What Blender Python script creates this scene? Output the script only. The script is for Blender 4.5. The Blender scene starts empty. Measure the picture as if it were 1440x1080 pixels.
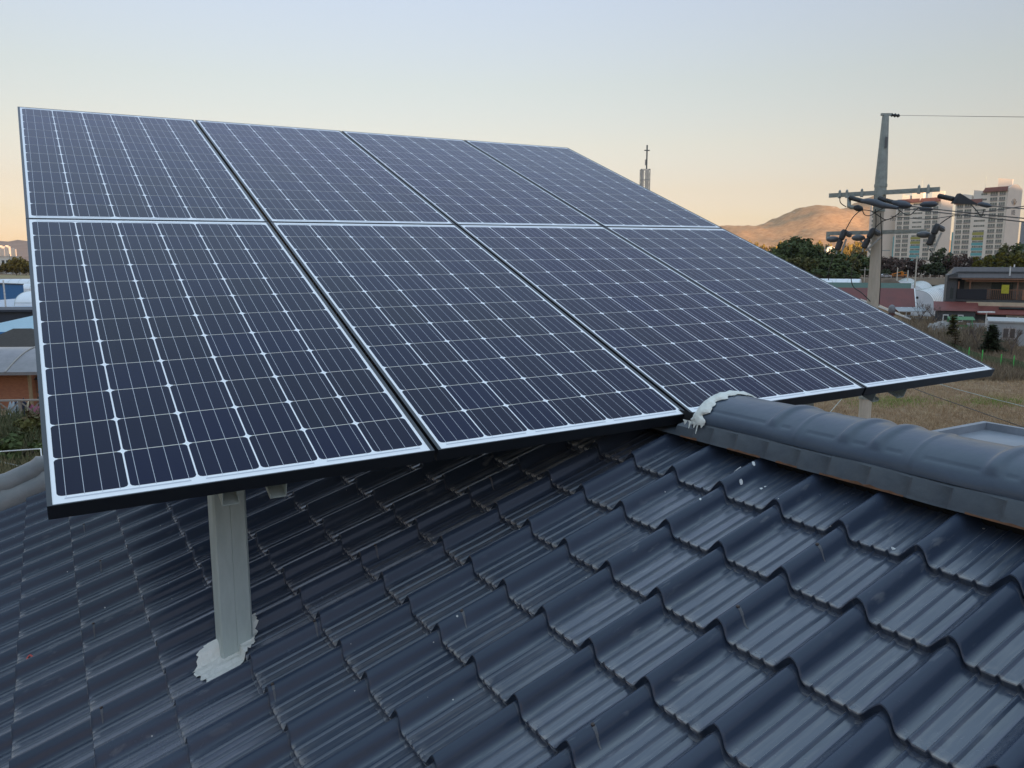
import bpy, math, random
import numpy as np
from mathutils import Vector, Matrix, noise
R = math.radians
random.seed(7)
S = bpy.context.scene
COL = S.collection
CAMZ = 9.0
HEAD = R(30.67)                       # camera heading, clockwise from +Y
FV = Vector((math.sin(HEAD), math.cos(HEAD), 0)); RV = Vector((math.cos(HEAD), -math.sin(HEAD), 0))
PITCH = R(8.8)
# ---------------------------------------------------------------- camera
cd = bpy.data.cameras.new('camera'); cam = bpy.data.objects.new('camera', cd); COL.objects.link(cam)
cam.location = (0, 0, CAMZ); cam.rotation_euler = (R(90) - PITCH, 0, -HEAD)
cd.sensor_width = 36; cd.lens = 36 * 1103 / 1440; cd.clip_start = 0.05; cd.clip_end = 30000
S.camera = cam
# ---------------------------------------------------------------- light
SUN_EL, SUN_PHI = R(4.0), R(166)      # low evening sun behind the photographer
SUN_AZ = HEAD + SUN_PHI
wd = bpy.data.worlds.new('World'); S.world = wd; wd.use_nodes = True
nt = wd.node_tree; nt.nodes.clear()
sky = nt.nodes.new('ShaderNodeTexSky'); sky.sky_type = 'NISHITA'; sky.sun_disc = False
sky.sun_elevation = SUN_EL; sky.sun_rotation = SUN_AZ; sky.air_density = 1.0; sky.dust_density = 0.15; sky.ozone_density = 1.0
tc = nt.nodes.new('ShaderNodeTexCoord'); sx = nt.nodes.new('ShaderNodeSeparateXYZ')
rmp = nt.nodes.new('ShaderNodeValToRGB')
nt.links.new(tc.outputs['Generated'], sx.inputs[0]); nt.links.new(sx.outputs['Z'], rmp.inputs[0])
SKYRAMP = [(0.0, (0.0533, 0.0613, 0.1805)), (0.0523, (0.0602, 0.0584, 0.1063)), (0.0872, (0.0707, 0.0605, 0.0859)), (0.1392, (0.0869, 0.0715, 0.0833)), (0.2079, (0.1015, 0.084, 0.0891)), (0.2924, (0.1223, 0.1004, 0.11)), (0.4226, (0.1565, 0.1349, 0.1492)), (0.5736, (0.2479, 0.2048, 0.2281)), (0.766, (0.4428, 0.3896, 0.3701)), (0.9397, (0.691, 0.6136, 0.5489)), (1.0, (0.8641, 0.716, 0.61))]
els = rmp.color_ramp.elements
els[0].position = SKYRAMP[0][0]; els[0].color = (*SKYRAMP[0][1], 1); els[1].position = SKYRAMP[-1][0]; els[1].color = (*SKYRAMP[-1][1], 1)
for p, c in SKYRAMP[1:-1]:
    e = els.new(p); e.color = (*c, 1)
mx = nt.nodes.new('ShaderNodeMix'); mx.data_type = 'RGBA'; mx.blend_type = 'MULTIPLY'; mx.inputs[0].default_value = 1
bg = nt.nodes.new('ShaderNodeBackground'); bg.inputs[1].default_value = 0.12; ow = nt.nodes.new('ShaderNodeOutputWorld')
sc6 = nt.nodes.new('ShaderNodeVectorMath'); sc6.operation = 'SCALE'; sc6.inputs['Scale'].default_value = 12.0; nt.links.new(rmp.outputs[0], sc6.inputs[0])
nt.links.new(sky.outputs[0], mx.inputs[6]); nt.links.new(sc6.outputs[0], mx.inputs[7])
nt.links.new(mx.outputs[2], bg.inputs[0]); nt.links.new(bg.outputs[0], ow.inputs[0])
sl = bpy.data.lights.new('sun', 'SUN'); sl.energy = 5.0; sl.angle = R(0.5); sl.color = (1.0, 0.62, 0.34)
so = bpy.data.objects.new('sun', sl); COL.objects.link(so)
sd = RV * (math.sin(SUN_PHI) * math.cos(SUN_EL)) + FV * (math.cos(SUN_PHI) * math.cos(SUN_EL)) + Vector((0, 0, math.sin(SUN_EL)))
so.rotation_euler = sd.to_track_quat('Z', 'Y').to_euler(); so.location = (0, 0, 60)
S.view_settings.view_transform = 'Standard'; S.view_settings.look = 'None'; S.view_settings.exposure = 1.0; S.view_settings.gamma = 1.0
S.render.resolution_x, S.render.resolution_y = 1024, 768

# ---------------------------------------------------------------- helpers
CT, ST = math.cos(PITCH), math.sin(PITCH)
def at(x, y, F):                       # point of the place seen at photo pixel (x, y), F metres ahead
    dx = (x - 720) / 1103; dy = (540 - y) / 1103
    k = F / (CT + dy * ST)
    return RV * (k * dx) + FV * F + Vector((0, 0, k * (dy * CT - ST) + CAMZ))
def P(r, f, z=0.0): return RV * r + FV * f + Vector((0, 0, z))
def gx(x, F):                          # lateral offset at photo column x near the horizon
    return at(x, 369, F).dot(RV)
def fbm(x, y, z=0.0, o=4): return noise.fractal(Vector((x, y, z)), 1.0, 2.0, o)

MATS = {}
def mat(name, col, rough=.6, metal=0., col2=None, scale=6., var=.18, bump=0., bscale=40., spec=.5, coat=0., stretch=None, attr=None, detail=5.):
    if name in MATS: return MATS[name]
    m = bpy.data.materials.new(name); m.use_nodes = True; t = m.node_tree; b = t.nodes['Principled BSDF']
    b.inputs['Roughness'].default_value = rough; b.inputs['Metallic'].default_value = metal
    b.inputs['Specular IOR Level'].default_value = spec; b.inputs['Coat Weight'].default_value = coat
    c1 = tuple(col); c2 = col2 or tuple(min(1, v * (1 + var)) for v in c1); c0 = c1 if col2 else tuple(v * (1 - var) for v in c1)
    tcn = t.nodes.new('ShaderNodeTexCoord'); src = tcn.outputs['Object']
    if stretch:
        mp = t.nodes.new('ShaderNodeMapping'); mp.inputs['Scale'].default_value = stretch; t.links.new(src, mp.inputs[0]); src = mp.outputs[0]
    mixn = t.nodes.new('ShaderNodeMix'); mixn.data_type = 'RGBA'
    mixn.inputs[6].default_value = (*c0, 1); mixn.inputs[7].default_value = (*c2, 1)
    if attr:
        a = t.nodes.new('ShaderNodeAttribute'); a.attribute_name = attr; t.links.new(a.outputs['Fac'], mixn.inputs[0])
    else:
        n = t.nodes.new('ShaderNodeTexNoise'); n.inputs['Scale'].default_value = scale; n.inputs['Detail'].default_value = detail; n.inputs['Roughness'].default_value = .65
        r = t.nodes.new('ShaderNodeMapRange'); r.inputs[1].default_value = .3; r.inputs[2].default_value = .7
        t.links.new(src, n.inputs[0]); t.links.new(n.outputs[0], r.inputs[0]); t.links.new(r.outputs[0], mixn.inputs[0])
    t.links.new(mixn.outputs[2], b.inputs['Base Color'])
    if bump:
        n2 = t.nodes.new('ShaderNodeTexNoise'); n2.inputs['Scale'].default_value = bscale; n2.inputs['Detail'].default_value = 4
        bp = t.nodes.new('ShaderNodeBump'); bp.inputs['Strength'].default_value = bump; bp.inputs['Distance'].default_value = .02
        t.links.new(src, n2.inputs[0]); t.links.new(n2.outputs[0], bp.inputs['Height']); t.links.new(bp.outputs[0], b.inputs['Normal'])
    MATS[name] = m
    return m

WM = {}
def tag(o, label=None, cat=None, group=None, kind=None):
    if label: o['label'] = label
    if cat: o['category'] = cat
    if group: o['group'] = group
    if kind: o['kind'] = kind
    return o
def thing(name, label, cat, loc=(0, 0, 0), rot=(0, 0, 0), group=None):
    o = bpy.data.objects.new(name, None); COL.objects.link(o); o.empty_display_size = .3
    o.location = loc; o.rotation_euler = rot
    WM[o] = Matrix.LocRotScale(Vector(loc), o.rotation_euler, None)
    return tag(o, label, cat, group)
class MB:
    def __init__(s): s.v = []; s.f = []; s.mi = []; s.at = []
    def add(s, vs, fs, mi=0, a=0.):
        k = len(s.v); s.v += [tuple(v) for v in vs]
        for f in fs: s.f.append(tuple(i + k for i in f)); s.mi.append(mi); s.at.append(a)
        return s
    def quad(s, a, b, c, d, mi=0, at=0.): return s.add([a, b, c, d], [(0, 1, 2, 3)], mi, at)
    def box(s, x0, x1, y0, y1, z0, z1, mi=0):
        return s.add([(x0, y0, z0), (x1, y0, z0), (x1, y1, z0), (x0, y1, z0), (x0, y0, z1), (x1, y0, z1), (x1, y1, z1), (x0, y1, z1)],
                     [(3, 2, 1, 0), (4, 5, 6, 7), (0, 1, 5, 4), (1, 2, 6, 5), (2, 3, 7, 6), (3, 0, 4, 7)], mi)
    def bar(s, p, q, w, h, up=(0, 0, 1), mi=0):          # rectangular bar from p to q
        p = Vector(p); q = Vector(q); d = (q - p).normalized(); u = Vector(up)
        a = d.cross(u)
        if a.length < 1e-4: a = d.cross(Vector((1, 0, 0)))
        a.normalize(); b = a.cross(d).normalized(); a = a * (w / 2); b = b * (h / 2)
        c = [p - a - b, p + a - b, p + a + b, p - a + b, q - a - b, q + a - b, q + a + b, q - a + b]
        return s.add(c, [(0, 1, 2, 3), (7, 6, 5, 4), (1, 0, 4, 5), (2, 1, 5, 6), (3, 2, 6, 7), (0, 3, 7, 4)], mi)
    def tube(s, pts, rad, n=8, mi=0, caps=True):
        pts = [Vector(p) for p in pts]; rs = rad if isinstance(rad, (list, tuple)) else [rad] * len(pts)
        k = len(s.v); prev = None
        for i, p in enumerate(pts):
            d = (pts[min(i + 1, len(pts) - 1)] - pts[max(i - 1, 0)]).normalized()
            if prev is None:
                a = d.cross(Vector((0, 0, 1)))
                if a.length < .05: a = d.cross(Vector((1, 0, 0)))
            else: a = prev - d * prev.dot(d)
            a.normalize(); prev = a; b = d.cross(a)
            for j in range(n):
                t = 2 * math.pi * j / n; s.v.append(tuple(p + (a * math.cos(t) + b * math.sin(t)) * rs[i]))
        for i in range(len(pts) - 1):
            for j in range(n):
                s.f.append((k + i * n + j, k + i * n + (j + 1) % n, k + (i + 1) * n + (j + 1) % n, k + (i + 1) * n + j)); s.mi.append(mi); s.at.append(0.)
        if caps:
            s.f.append(tuple(k + j for j in range(n))[::-1]); s.mi.append(mi); s.at.append(0.)
            e = k + (len(pts) - 1) * n; s.f.append(tuple(e + j for j in range(n))); s.mi.append(mi); s.at.append(0.)
        return s
    def prism(s, poly, depth0, depth1, axis='y', mi=0):  # polygon (a, b) extruded along an axis
        def m(a, b, d): return {'y': (a, d, b), 'x': (d, a, b), 'z': (a, b, d)}[axis]
        n = len(poly); vs = [m(a, b, depth0) for a, b in poly] + [m(a, b, depth1) for a, b in poly]
        fs = [tuple(range(n))[::-1], tuple(range(n, 2 * n))] + [(i, (i + 1) % n, n + (i + 1) % n, n + i) for i in range(n)]
        return s.add(vs, fs, mi)
    def build(s, name, mats, parent=None, world=False, smooth=None, attr=None):
        me = bpy.data.meshes.new(name)
        vs = s.v
        if parent is not None and world:
            inv = WM[parent].inverted(); vs = [tuple(inv @ Vector(v)) for v in vs]
        me.from_pydata(vs, [], s.f); me.update()
        for m in (mats if isinstance(mats, (list, tuple)) else [mats]): me.materials.append(m)
        me.polygons.foreach_set('material_index', s.mi)
        if attr:
            a = me.attributes.new(attr, 'FLOAT', 'FACE'); a.data.foreach_set('value', s.at)
        if smooth is not None:
            me.shade_smooth(); me.set_sharp_from_angle(angle=R(smooth))
        o = bpy.data.objects.new(name, me); COL.objects.link(o)
        if parent is not None: o.parent = parent; WM[o] = WM[parent]
        else: WM[o] = Matrix.Identity(4)
        return o
def copy_tree(o, parent=None):
    c = o.copy(); COL.objects.link(c); c.parent = parent
    for ch in list(o.children): copy_tree(ch, c)
    return c
def put(o, loc, rz=None, sc=None, label=None):
    o.location = loc
    if rz is not None: o.rotation_euler.z = rz
    if sc is not None: o.scale = sc if isinstance(sc, (tuple, list)) else (sc, sc, sc)
    if label: o['label'] = label
    return o

# ---------------------------------------------------------------- materials
def tile_material():
    m = bpy.data.materials.new('painted_steel_tile'); m.use_nodes = True; t = m.node_tree; L = t.links.new; N = t.nodes.new
    b = t.nodes['Principled BSDF']; tcn = N('ShaderNodeTexCoord')
    def noi(scale, det=4, src='Object', st=None):
        n = N('ShaderNodeTexNoise'); n.inputs['Scale'].default_value = scale; n.inputs['Detail'].default_value = det
        if st:
            mp = N('ShaderNodeMapping'); mp.inputs['Scale'].default_value = st; L(tcn.outputs[src], mp.inputs[0]); L(mp.outputs[0], n.inputs[0])
        else: L(tcn.outputs[src], n.inputs[0])
        return n.outputs[0]
    def rng(v, a, c, lo=0., hi=1.):
        r = N('ShaderNodeMapRange'); r.inputs[1].default_value = a; r.inputs[2].default_value = c; r.inputs[3].default_value = lo; r.inputs[4].default_value = hi; L(v, r.inputs[0]); return r.outputs[0]
    def mth(op, a, c):
        q = N('ShaderNodeMath'); q.operation = op
        for i, v in enumerate((a, c)):
            if isinstance(v, float): q.inputs[i].default_value = v
            else: L(v, q.inputs[i])
        return q.outputs[0]
    def mixc(f, a, c):
        q = N('ShaderNodeMix'); q.data_type = 'RGBA'; L(f, q.inputs[0])
        for i, v in ((6, a), (7, c)):
            if isinstance(v, tuple): q.inputs[i].default_value = (*v, 1)
            else: L(v, q.inputs[i])
        return q.outputs[2]
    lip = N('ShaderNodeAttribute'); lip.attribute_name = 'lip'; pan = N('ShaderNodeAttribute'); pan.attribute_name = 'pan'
    big = noi(1.3, 5); fine = noi(55, 5); streak = noi(4, 5, 'Object', (2.0, 26, 4))
    base = mixc(rng(big, .35, .68), (.026, .038, .062), (.042, .056, .086))
    base = mixc(mth('MULTIPLY', rng(streak, .46, .70, 0., .50), pan.outputs['Fac']), base, (.125, .13, .135))
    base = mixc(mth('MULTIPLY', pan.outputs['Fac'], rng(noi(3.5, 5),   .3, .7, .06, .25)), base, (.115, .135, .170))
    wear = mth('MULTIPLY', lip.outputs['Fac'], rng(noi(38, 3), .40, .58))
    base = mixc(mth('MULTIPLY', wear, .75), base, (.30, .275, .245))
    vo = N('ShaderNodeTexVoronoi'); vo.inputs['Scale'].default_value = 17; L(tcn.outputs['Object'], vo.inputs['Vector'])
    vr = N('ShaderNodeSeparateColor'); L(vo.outputs['Color'], vr.inputs[0])
    scuff = mth('MULTIPLY', rng(noi(11, 7, 'Object', (1.2, 7, 1)), .60, .70), rng(noi(2.1, 3), .48, .62, 0., .35))
    base = mixc(scuff, base, (.21, .22, .23))
    speck = mth('MULTIPLY', mth('LESS_THAN', vo.outputs['Distance'], mth('MULTIPLY', vr.outputs[1], .055)), mth('GREATER_THAN', vr.outputs[0], .62))
    base = mixc(speck, base, (.42, .42, .40))
    L(base, b.inputs['Base Color'])
    rough = mth('ADD', rng(big, .3, .7, .13, .23), rng(fine, .3, .7, 0., .07))
    L(mth('ADD', mth('ADD', rough, mth('MULTIPLY', pan.outputs['Fac'], .0)), mth('MULTIPLY', wear, .3)), b.inputs['Roughness'])
    L(mth('ADD', mth('MULTIPLY', pan.outputs['Fac'], .66), .28), b.inputs['Specular IOR Level'])
    L(mth('MULTIPLY', pan.outputs['Fac'], 1.0), b.inputs['Sheen Weight']); b.inputs['Sheen Roughness'].default_value = .22
    bp = N('ShaderNodeBump'); bp.inputs['Strength'].default_value = .05; bp.inputs['Distance'].default_value = .02
    L(mth('ADD', mth('MULTIPLY', noi(9, 2, 'Object', (.5, 1.6, 1)), .8), mth('MULTIPLY', fine, .05)), bp.inputs['Height']); L(bp.outputs[0], b.inputs['Normal'])
    return m
M_TILE = tile_material()
M_CAP = mat('painted_ridge_steel', (.044, .064, .094), .30, col2=(.060, .082, .112), scale=7, bump=.12, bscale=14)
M_FLASH = mat('dusty_flashing', (.042, .053, .066), .5, col2=(.068, .078, .087), scale=9, bump=.15, bscale=25)
M_RUST = mat('rust_stain', (.20, .085, .035), .8, col2=(.09, .05, .03), scale=30)
M_CAULK = mat('sealant', (.70, .71, .64), .55, col2=(.80, .80, .74), scale=14, bump=.5, bscale=45)
M_GALV = mat('galvanised_steel', (.40, .46, .43), .5, metal=.0, col2=(.50, .56, .53), scale=10, stretch=(3, 3, .6), bump=.05, bscale=30)
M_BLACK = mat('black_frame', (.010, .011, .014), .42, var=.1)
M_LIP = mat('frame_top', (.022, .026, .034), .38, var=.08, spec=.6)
def laminate_materials():
    out = []
    for nm, col in (('white_backsheet', (.93, .94, .95)), ('mono_cell', None), ('busbar', (.60, .62, .67)), ('cell_gap', (.74, .70, .62))):
        m = bpy.data.materials.new(nm); m.use_nodes = True; t = m.node_tree; b = t.nodes['Principled BSDF']
        b.inputs['Roughness'].default_value = .35 if col else .28
        b.inputs['Specular IOR Level'].default_value = .0
        b.inputs['Coat Weight'].default_value = 1.0; b.inputs['Coat Roughness'].default_value = .045; b.inputs['Coat IOR'].default_value = 1.25
        if col: b.inputs['Base Color'].default_value = (*col, 1)
        else:
            a = t.nodes.new('ShaderNodeAttribute'); a.attribute_name = 'cell'
            mm = t.nodes.new('ShaderNodeMix'); mm.data_type = 'RGBA'; mm.inputs[6].default_value = (.0010, .0042, .036, 1); mm.inputs[7].default_value = (.0042, .0054, .025, 1)
            t.links.new(a.outputs['Fac'], mm.inputs[0])
            tcn = t.nodes.new('ShaderNodeTexCoord'); mp = t.nodes.new('ShaderNodeMapping'); mp.inputs['Scale'].default_value = (9, 1.6, 1); t.links.new(tcn.outputs['Object'], mp.inputs[0])
            n = t.nodes.new('ShaderNodeTexNoise'); n.inputs['Scale'].default_value = 1.2; n.inputs['Detail'].default_value = 8; n.inputs['Roughness'].default_value = .7; t.links.new(mp.outputs[0], n.inputs[0])
            r = t.nodes.new('ShaderNodeMapRange'); r.inputs[1].default_value = .42; r.inputs[2].default_value = .75; r.inputs[3].default_value = 0.; r.inputs[4].default_value = .030; t.links.new(n.outputs[0], r.inputs[0])
            du = t.nodes.new('ShaderNodeMix'); du.data_type = 'RGBA'; du.inputs[7].default_value = (.18, .19, .21, 1); t.links.new(r.outputs[0], du.inputs[0]); t.links.new(mm.outputs[2], du.inputs[6]); t.links.new(du.outputs[2], b.inputs['Base Color'])
        out.append(m)
    return out
M_LAM = laminate_materials()

# ---------------------------------------------------------------- the tiled roof under the camera
SLP = R(21.6); PER = .2125; ROW = .2308; T0 = Vector((1.7368, 1.8941, -.6607 + CAMZ))
WU = Vector((math.cos(SLP), 0, math.sin(SLP))); NN = Vector((-math.sin(SLP), 0, math.cos(SLP)))
PROF = [(0, 0, 0), (.028, -.0010, 0), (.052, -.0030, 0), (.075, -.0066, 0), (.096, -.0118, 0), (.112, -.0185, 0), (.127, -.0260, 0), (.143, -.0325, 0), (.160, -.0372, .1), (.180, -.0395, .5), (.205, -.0404, 1)]
for rc in (.280, .465, .655):
    PROF += [(rc - .030, -.0406, 1), (rc - .019, -.0380, .5), (rc - .008, -.0358, .2), (rc + .008, -.0358, .2), (rc + .019, -.0380, .5), (rc + .030, -.0406, 1), (rc + .09, -.0408, 1)]
PROF += [(.785, -.0404, .9), (.810, -.0380, .4), (.840, -.0322, .1), (.870, -.0252, 0), (.900, -.0180, 0), (.932, -.0110, 0), (.962, -.0052, 0), (.984, -.0014, 0)]
def prof_h(a):
    a = a % 1.0; pr = PROF + [(1.0, 0, 0)]
    for i in range(len(pr) - 1):
        if pr[i][0] <= a <= pr[i + 1][0]:
            k = (a - pr[i][0]) / (pr[i + 1][0] - pr[i][0]); return pr[i][1] * (1 - k) + pr[i + 1][1] * k
    return 0.
def roof_pt(w, u, up=0.):                # point on the tile surface above plan position (w, u), lifted up along the normal
    x = (w - T0.x) / math.cos(SLP); row = math.ceil(-x / ROW) ; t = x + row * ROW
    h = prof_h((T0.y - u) / PER) - .020 * t / ROW + up
    return Vector((w, u, T0.z + (w - T0.x) * math.tan(SLP) + h / math.cos(SLP)))
def roof_sheet(u0, u1, rows, wmax, warp=True):
    c0 = math.floor((T0.y - u1) / PER); c1 = math.ceil((T0.y - u0) / PER)
    A = []; H = []; Pn = []
    for c in range(c0, c1):
        for a, h, p in PROF: A.append(c + a); H.append(h); Pn.append(p)
    A = np.array(A); H = np.array(H); Pn = np.array(Pn); U = T0.y - A * PER
    keep = (U <= u1) & (U >= u0); A, H, Pn, U = A[keep], H[keep], Pn[keep], U[keep]; n = len(A)
    ts = [(-.003, -.0240), (-.0028, -.0194), (.010, -.0188), (.008, -.012), (.001, -.0028), (.0022, -.0004), (.010, 0.), (.03, 0.), (.08, 0.), (.13, 0.), (.18, 0.), (.215, 0.), (.2308 + .012, 0.)]
    V = []; F = []; lip = []; pan = []
    for s in rows:
        k0 = len(V); jx = random.uniform(-.0015, .0015); ph = random.uniform(0, 99)
        for j, (t, dh) in enumerate(ts):
            for i in range(n):
                x = -s * ROW + t
                wob = 0.
                if warp and Pn[i] > 0: wob = .0016 * noise.noise(Vector((A[i] * .9, s * 3.1 + t * 7, ph))) + .0009 * noise.noise(Vector((A[i] * 5, t * 5, s * 2.)))
                h = H[i] + dh - .020 * t / ROW + wob
                dx = jx + .002 * noise.noise(Vector((A[i] * .7, s * 5., 3.)))
                w = min(T0.x + (x + (dx if j < 7 else 0)) * math.cos(SLP), wmax)
                z = T0.z + (w - T0.x) * math.tan(SLP) + h / math.cos(SLP)
                V.append((w - h * math.sin(SLP) * 0, U[i], z)); 
                lip.append((1.0 if j == 5 else (.35 if j == 1 else (.30 if j == 6 else 0.))) * min(1., Pn[i] * 1.2 + (.5 if j == 1 else 0))); pan.append(min(1., Pn[i]))
        for j in range(len(ts) - 1):
            for i in range(n - 1):
                F.append((k0 + j * n + i, k0 + (j + 1) * n + i, k0 + (j + 1) * n + i + 1, k0 + j * n + i + 1))
    me = bpy.data.meshes.new('roof_tiles'); me.from_pydata(V, [], F); me.update()
    for nm, d in (('lip', lip), ('pan', pan)):
        a = me.attributes.new(nm, 'FLOAT', 'POINT'); a.data.foreach_set('value', d)
    me.materials.append(M_TILE); me.shade_smooth(); me.set_sharp_from_angle(angle=R(42))
    return me
house = thing('house', 'house under the camera with dark blue stamped steel tile roof', 'house', (2.055, 2, 0))
def under(o, parent): o.parent = parent; o.matrix_parent_inverse = Matrix.Identity(4); WM[o] = WM[parent]
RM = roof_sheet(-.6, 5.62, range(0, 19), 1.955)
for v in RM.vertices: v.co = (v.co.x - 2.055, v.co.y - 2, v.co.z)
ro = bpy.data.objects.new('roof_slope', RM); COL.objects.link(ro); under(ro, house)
# ridge: flashing band, barrel cap
WC = 2.055; RCZ = CAMZ - .549
def ridge_barrel(u0, u1, bulges, seams):
    mb = MB(); us = []
    u = u0
    while u < u1: us.append(u); u += .006
    us.append(u1); n = 56; marks = sorted(bulges + seams)
    for u in us:
        g = sum(1 / (1 + ((u - b) / .016) ** 6) for b in bulges) * .0085
        st = .0034 * math.exp(-(min(abs(u - s) for s in seams) / .0045) ** 2)
        edge = min(abs(u - m) for m in marks); dash = 1 if edge > .03 else 0
        for j in range(n + 1):
            deg = 180 - 180 * j / n; th = R(deg); f_ = min(1., max(0., (min(deg, 180 - deg) - 26) / 14)) if True else 1
            up_ = g * f_ + st * min(1., max(0., (min(deg, 180 - deg) - 8) / 10)) + .0022 * noise.noise(Vector((u * 6, j * .10, 4)))
            up_ -= .0042 * dash * (math.exp(-((deg - 149) / 1.8) ** 2) + math.exp(-((deg - 31) / 1.8) ** 2))
            mb.v.append((WC + (.146 + up_) * math.cos(th), u, CAMZ - .546 + (.086 + up_) * math.sin(th)))
    for i in range(len(us) - 1):
        for j in range(n):
            a = i * (n + 1) + j; mb.f.append((a, a + n + 1, a + n + 2, a + 1)); mb.mi.append(0); mb.at.append(0)
    return mb
BUL = [1.655, 1.40, 1.30, .99, .90, .60, .25, -.1]; SEAM = [1.557, 1.19, .80, .45, .1, -.3]
cap = ridge_barrel(-.6, 1.955, BUL, SEAM).build('ridge_cap', M_CAP, house, world=True, smooth=50)
ridge_barrel(2.62, 5.62, [3, 3.5, 4, 4.5, 5], [3.2, 3.7, 4.2, 4.7]).build('ridge_cap', M_CAP, house, world=True, smooth=50)
def band(u0, u1, side, top=1):
    mb = MB(); pr = [(-.167, -.604), (-.162, -.596), (-.1500, -.552), (-.1455, -.5475), (-.140, -.5465), (-.10, -.548)] if top == 1 else ([(-.167, -.604), (-.163, -.597), (-.153, -.572), (-.147, -.569), (-.10, -.560), (-.06, -.556)] if top == 2 else [(-.167, -.604), (-.162, -.600), (-.140, -.594), (-.06, -.590)])
    us = []; u = u0; i = 0
    while u < u1:
        us += [(u, 0), (u + .003, 1), (u + .012, .4), (u + .05, 0)]; u += .118 + .012 * math.sin(i * 2.1); i += 1
    us.append((u1, 0)); m = len(pr)
    for u, g in us:
        if u > u1: u = u1
        wv = .0022 * noise.noise(Vector((u * 5, 1, 2)))
        for q, (a, z) in enumerate(pr):
            gg = .0032 * g if q in (1, 2) else 0
            mb.v.append((WC + side * (a - gg - wv * .5), u, z + CAMZ + wv * (1 if q > 1 else 1.6)))
    for i in range(len(us) - 1):
        for j in range(m - 1):
            a = i * m + j; mb.f.append((a, a + m, a + m + 1, a + 1)); mb.mi.append(1 if j > 2 else 0); mb.at.append(0)
    return mb
band(-.6, 1.965, 1).build('ridge_flashing', [M_FLASH, M_CAP], house, world=True, smooth=30)
band(1.965, 2.055, 1, 2).build('ridge_flashing', M_FLASH, house, world=True, smooth=30)
band(2.055, 2.22, 1, 0).build('ridge_flashing', [M_FLASH, M_CAP], house, world=True, smooth=30)
band(2.22, 5.62, 1).build('ridge_flashing', [M_FLASH, M_CAP], house, world=True, smooth=30)
band(-.6, 2.04, -1).build('ridge_flashing', [M_FLASH, M_CAP], house, world=True, smooth=30)
band(2.22, 5.62, -1).build('ridge_flashing', [M_FLASH, M_CAP], house, world=True, smooth=30)
# rust along the lower edge of the flashing
for (ua, ub) in ((1.80, 1.66), (1.60, 1.52), (1.44, 1.30), (1.36, 1.18), (1.02, .86), (2.02, 1.94)):
    k = 9; mb = MB()
    for i in range(k):
        x0 = ua + (ub - ua) * i / k; x1 = ua + (ub - ua) * (i + 1) / k
        h0 = .002 + .008 * abs(noise.noise(Vector((x0 * 30, 5, 0)))); h1 = .002 + .008 * abs(noise.noise(Vector((x1 * 30, 5, 0))))
        mb.quad((WC - .1690, x0, CAMZ - .6045), (WC - .1690, x1, CAMZ - .6045), (WC - .1642 + .004 * 0 - .003, x1, CAMZ - .6025 + h1), (WC - .1642 - .003, x0, CAMZ - .6025 + h0))
    mb.build('rust_stain', M_RUST, house, world=True)
# sealant that closes the cut end of the ridge cap
mb = MB(); n = 40
for j in range(n + 1):
    th = R(183) - R(170) * j / n; c = math.cos(th); s_ = math.sin(th); jag = .030 * noise.noise(Vector((j * .33, 2, 0))) + .012 * noise.noise(Vector((j * 1.7, 7, 0)))
    jag2 = .05 * noise.noise(Vector((j * .5, 9, 4)))
    rows = [(1.925 + jag, .004), (1.930 + jag, .010), (1.950 + jag * .4, .014), (1.972, .010 + jag2 * .1), (1.995, -.006 + jag2 * .2), (2.018, -.024 + jag2 * .2), (2.036, -.046 + jag2 * .1), (2.046, -.070)]
    for u, e in rows:
        lump = .003 * noise.noise(Vector((u * 70, j * .5, 1)))
        mb.v.append((WC + (.146 + e + lump) * c, u, CAMZ - .546 + (.086 + e * .9 + lump) * s_ - (.012 if u > 1.99 else 0)))
q = 8
for j in range(n):
    for i in range(q - 1):
        a = j * q + i; mb.f.append((a, a + q, a + q + 1, a + 1)); mb.mi.append(0); mb.at.append(0)
for (u, l, hw) in ((1.928, .006, .010), (1.948, .030, .007), (1.962, .012, .012), (1.985, .018, .009), (2.008, .008, .012)):
    mb.add([(WC - .1585, u - hw, CAMZ - .5435), (WC - .1585, u + hw, CAMZ - .5435), (WC - .1590, u + hw * .5, CAMZ - .5515), (WC - .1600 - l * .22, u + .001, CAMZ - .552 - l), (WC - .1600 - l * .22, u - .0015, CAMZ - .552 - l), (WC - .1590, u - hw * .6, CAMZ - .5515)], [(0, 1, 2, 3, 4, 5)])
mb.build('sealant', M_CAULK, house, world=True, smooth=60)
# rake cap along the far gable
mb = MB(); prr = [(-.03, -.035), (-.028, .012), (.0, .052), (.035, .066)] + [(.125 + .09 * math.cos(R(178 - 176 * j / 10)), .068 + .085 * math.sin(R(178 - 176 * j / 10))) for j in range(11)] + [(.23, .05), (.235, -.30)]
xs = [-4.6 + .02 * i for i in range(int(4.9 / .02) + 1)]; m = len(prr)
for x in xs:
    g = math.exp(-(((x * 1.0 + 50) % .235 - .117) / .018) ** 2) * .015
    for q, (a, h) in enumerate(prr):
        p = T0 + WU * x + NN * (h + (g if q > 2 and q < m - 2 else 0)); mb.v.append((p.x, 5.60 + a + .004 * noise.noise(Vector((x * 3, q, 0))), p.z))
for i in range(len(xs) - 1):
    for j in range(m - 1):
        a = i * m + j; mb.f.append((a, a + 1, a + m + 1, a + m)); mb.mi.append(0); mb.at.append(0)
mb.build('rake_cap', mat('weathered_rake_steel', (.15, .16, .165), .42, col2=(.23, .23, .225), scale=6, bump=.15, bscale=20), house, world=True, smooth=50)
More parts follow.
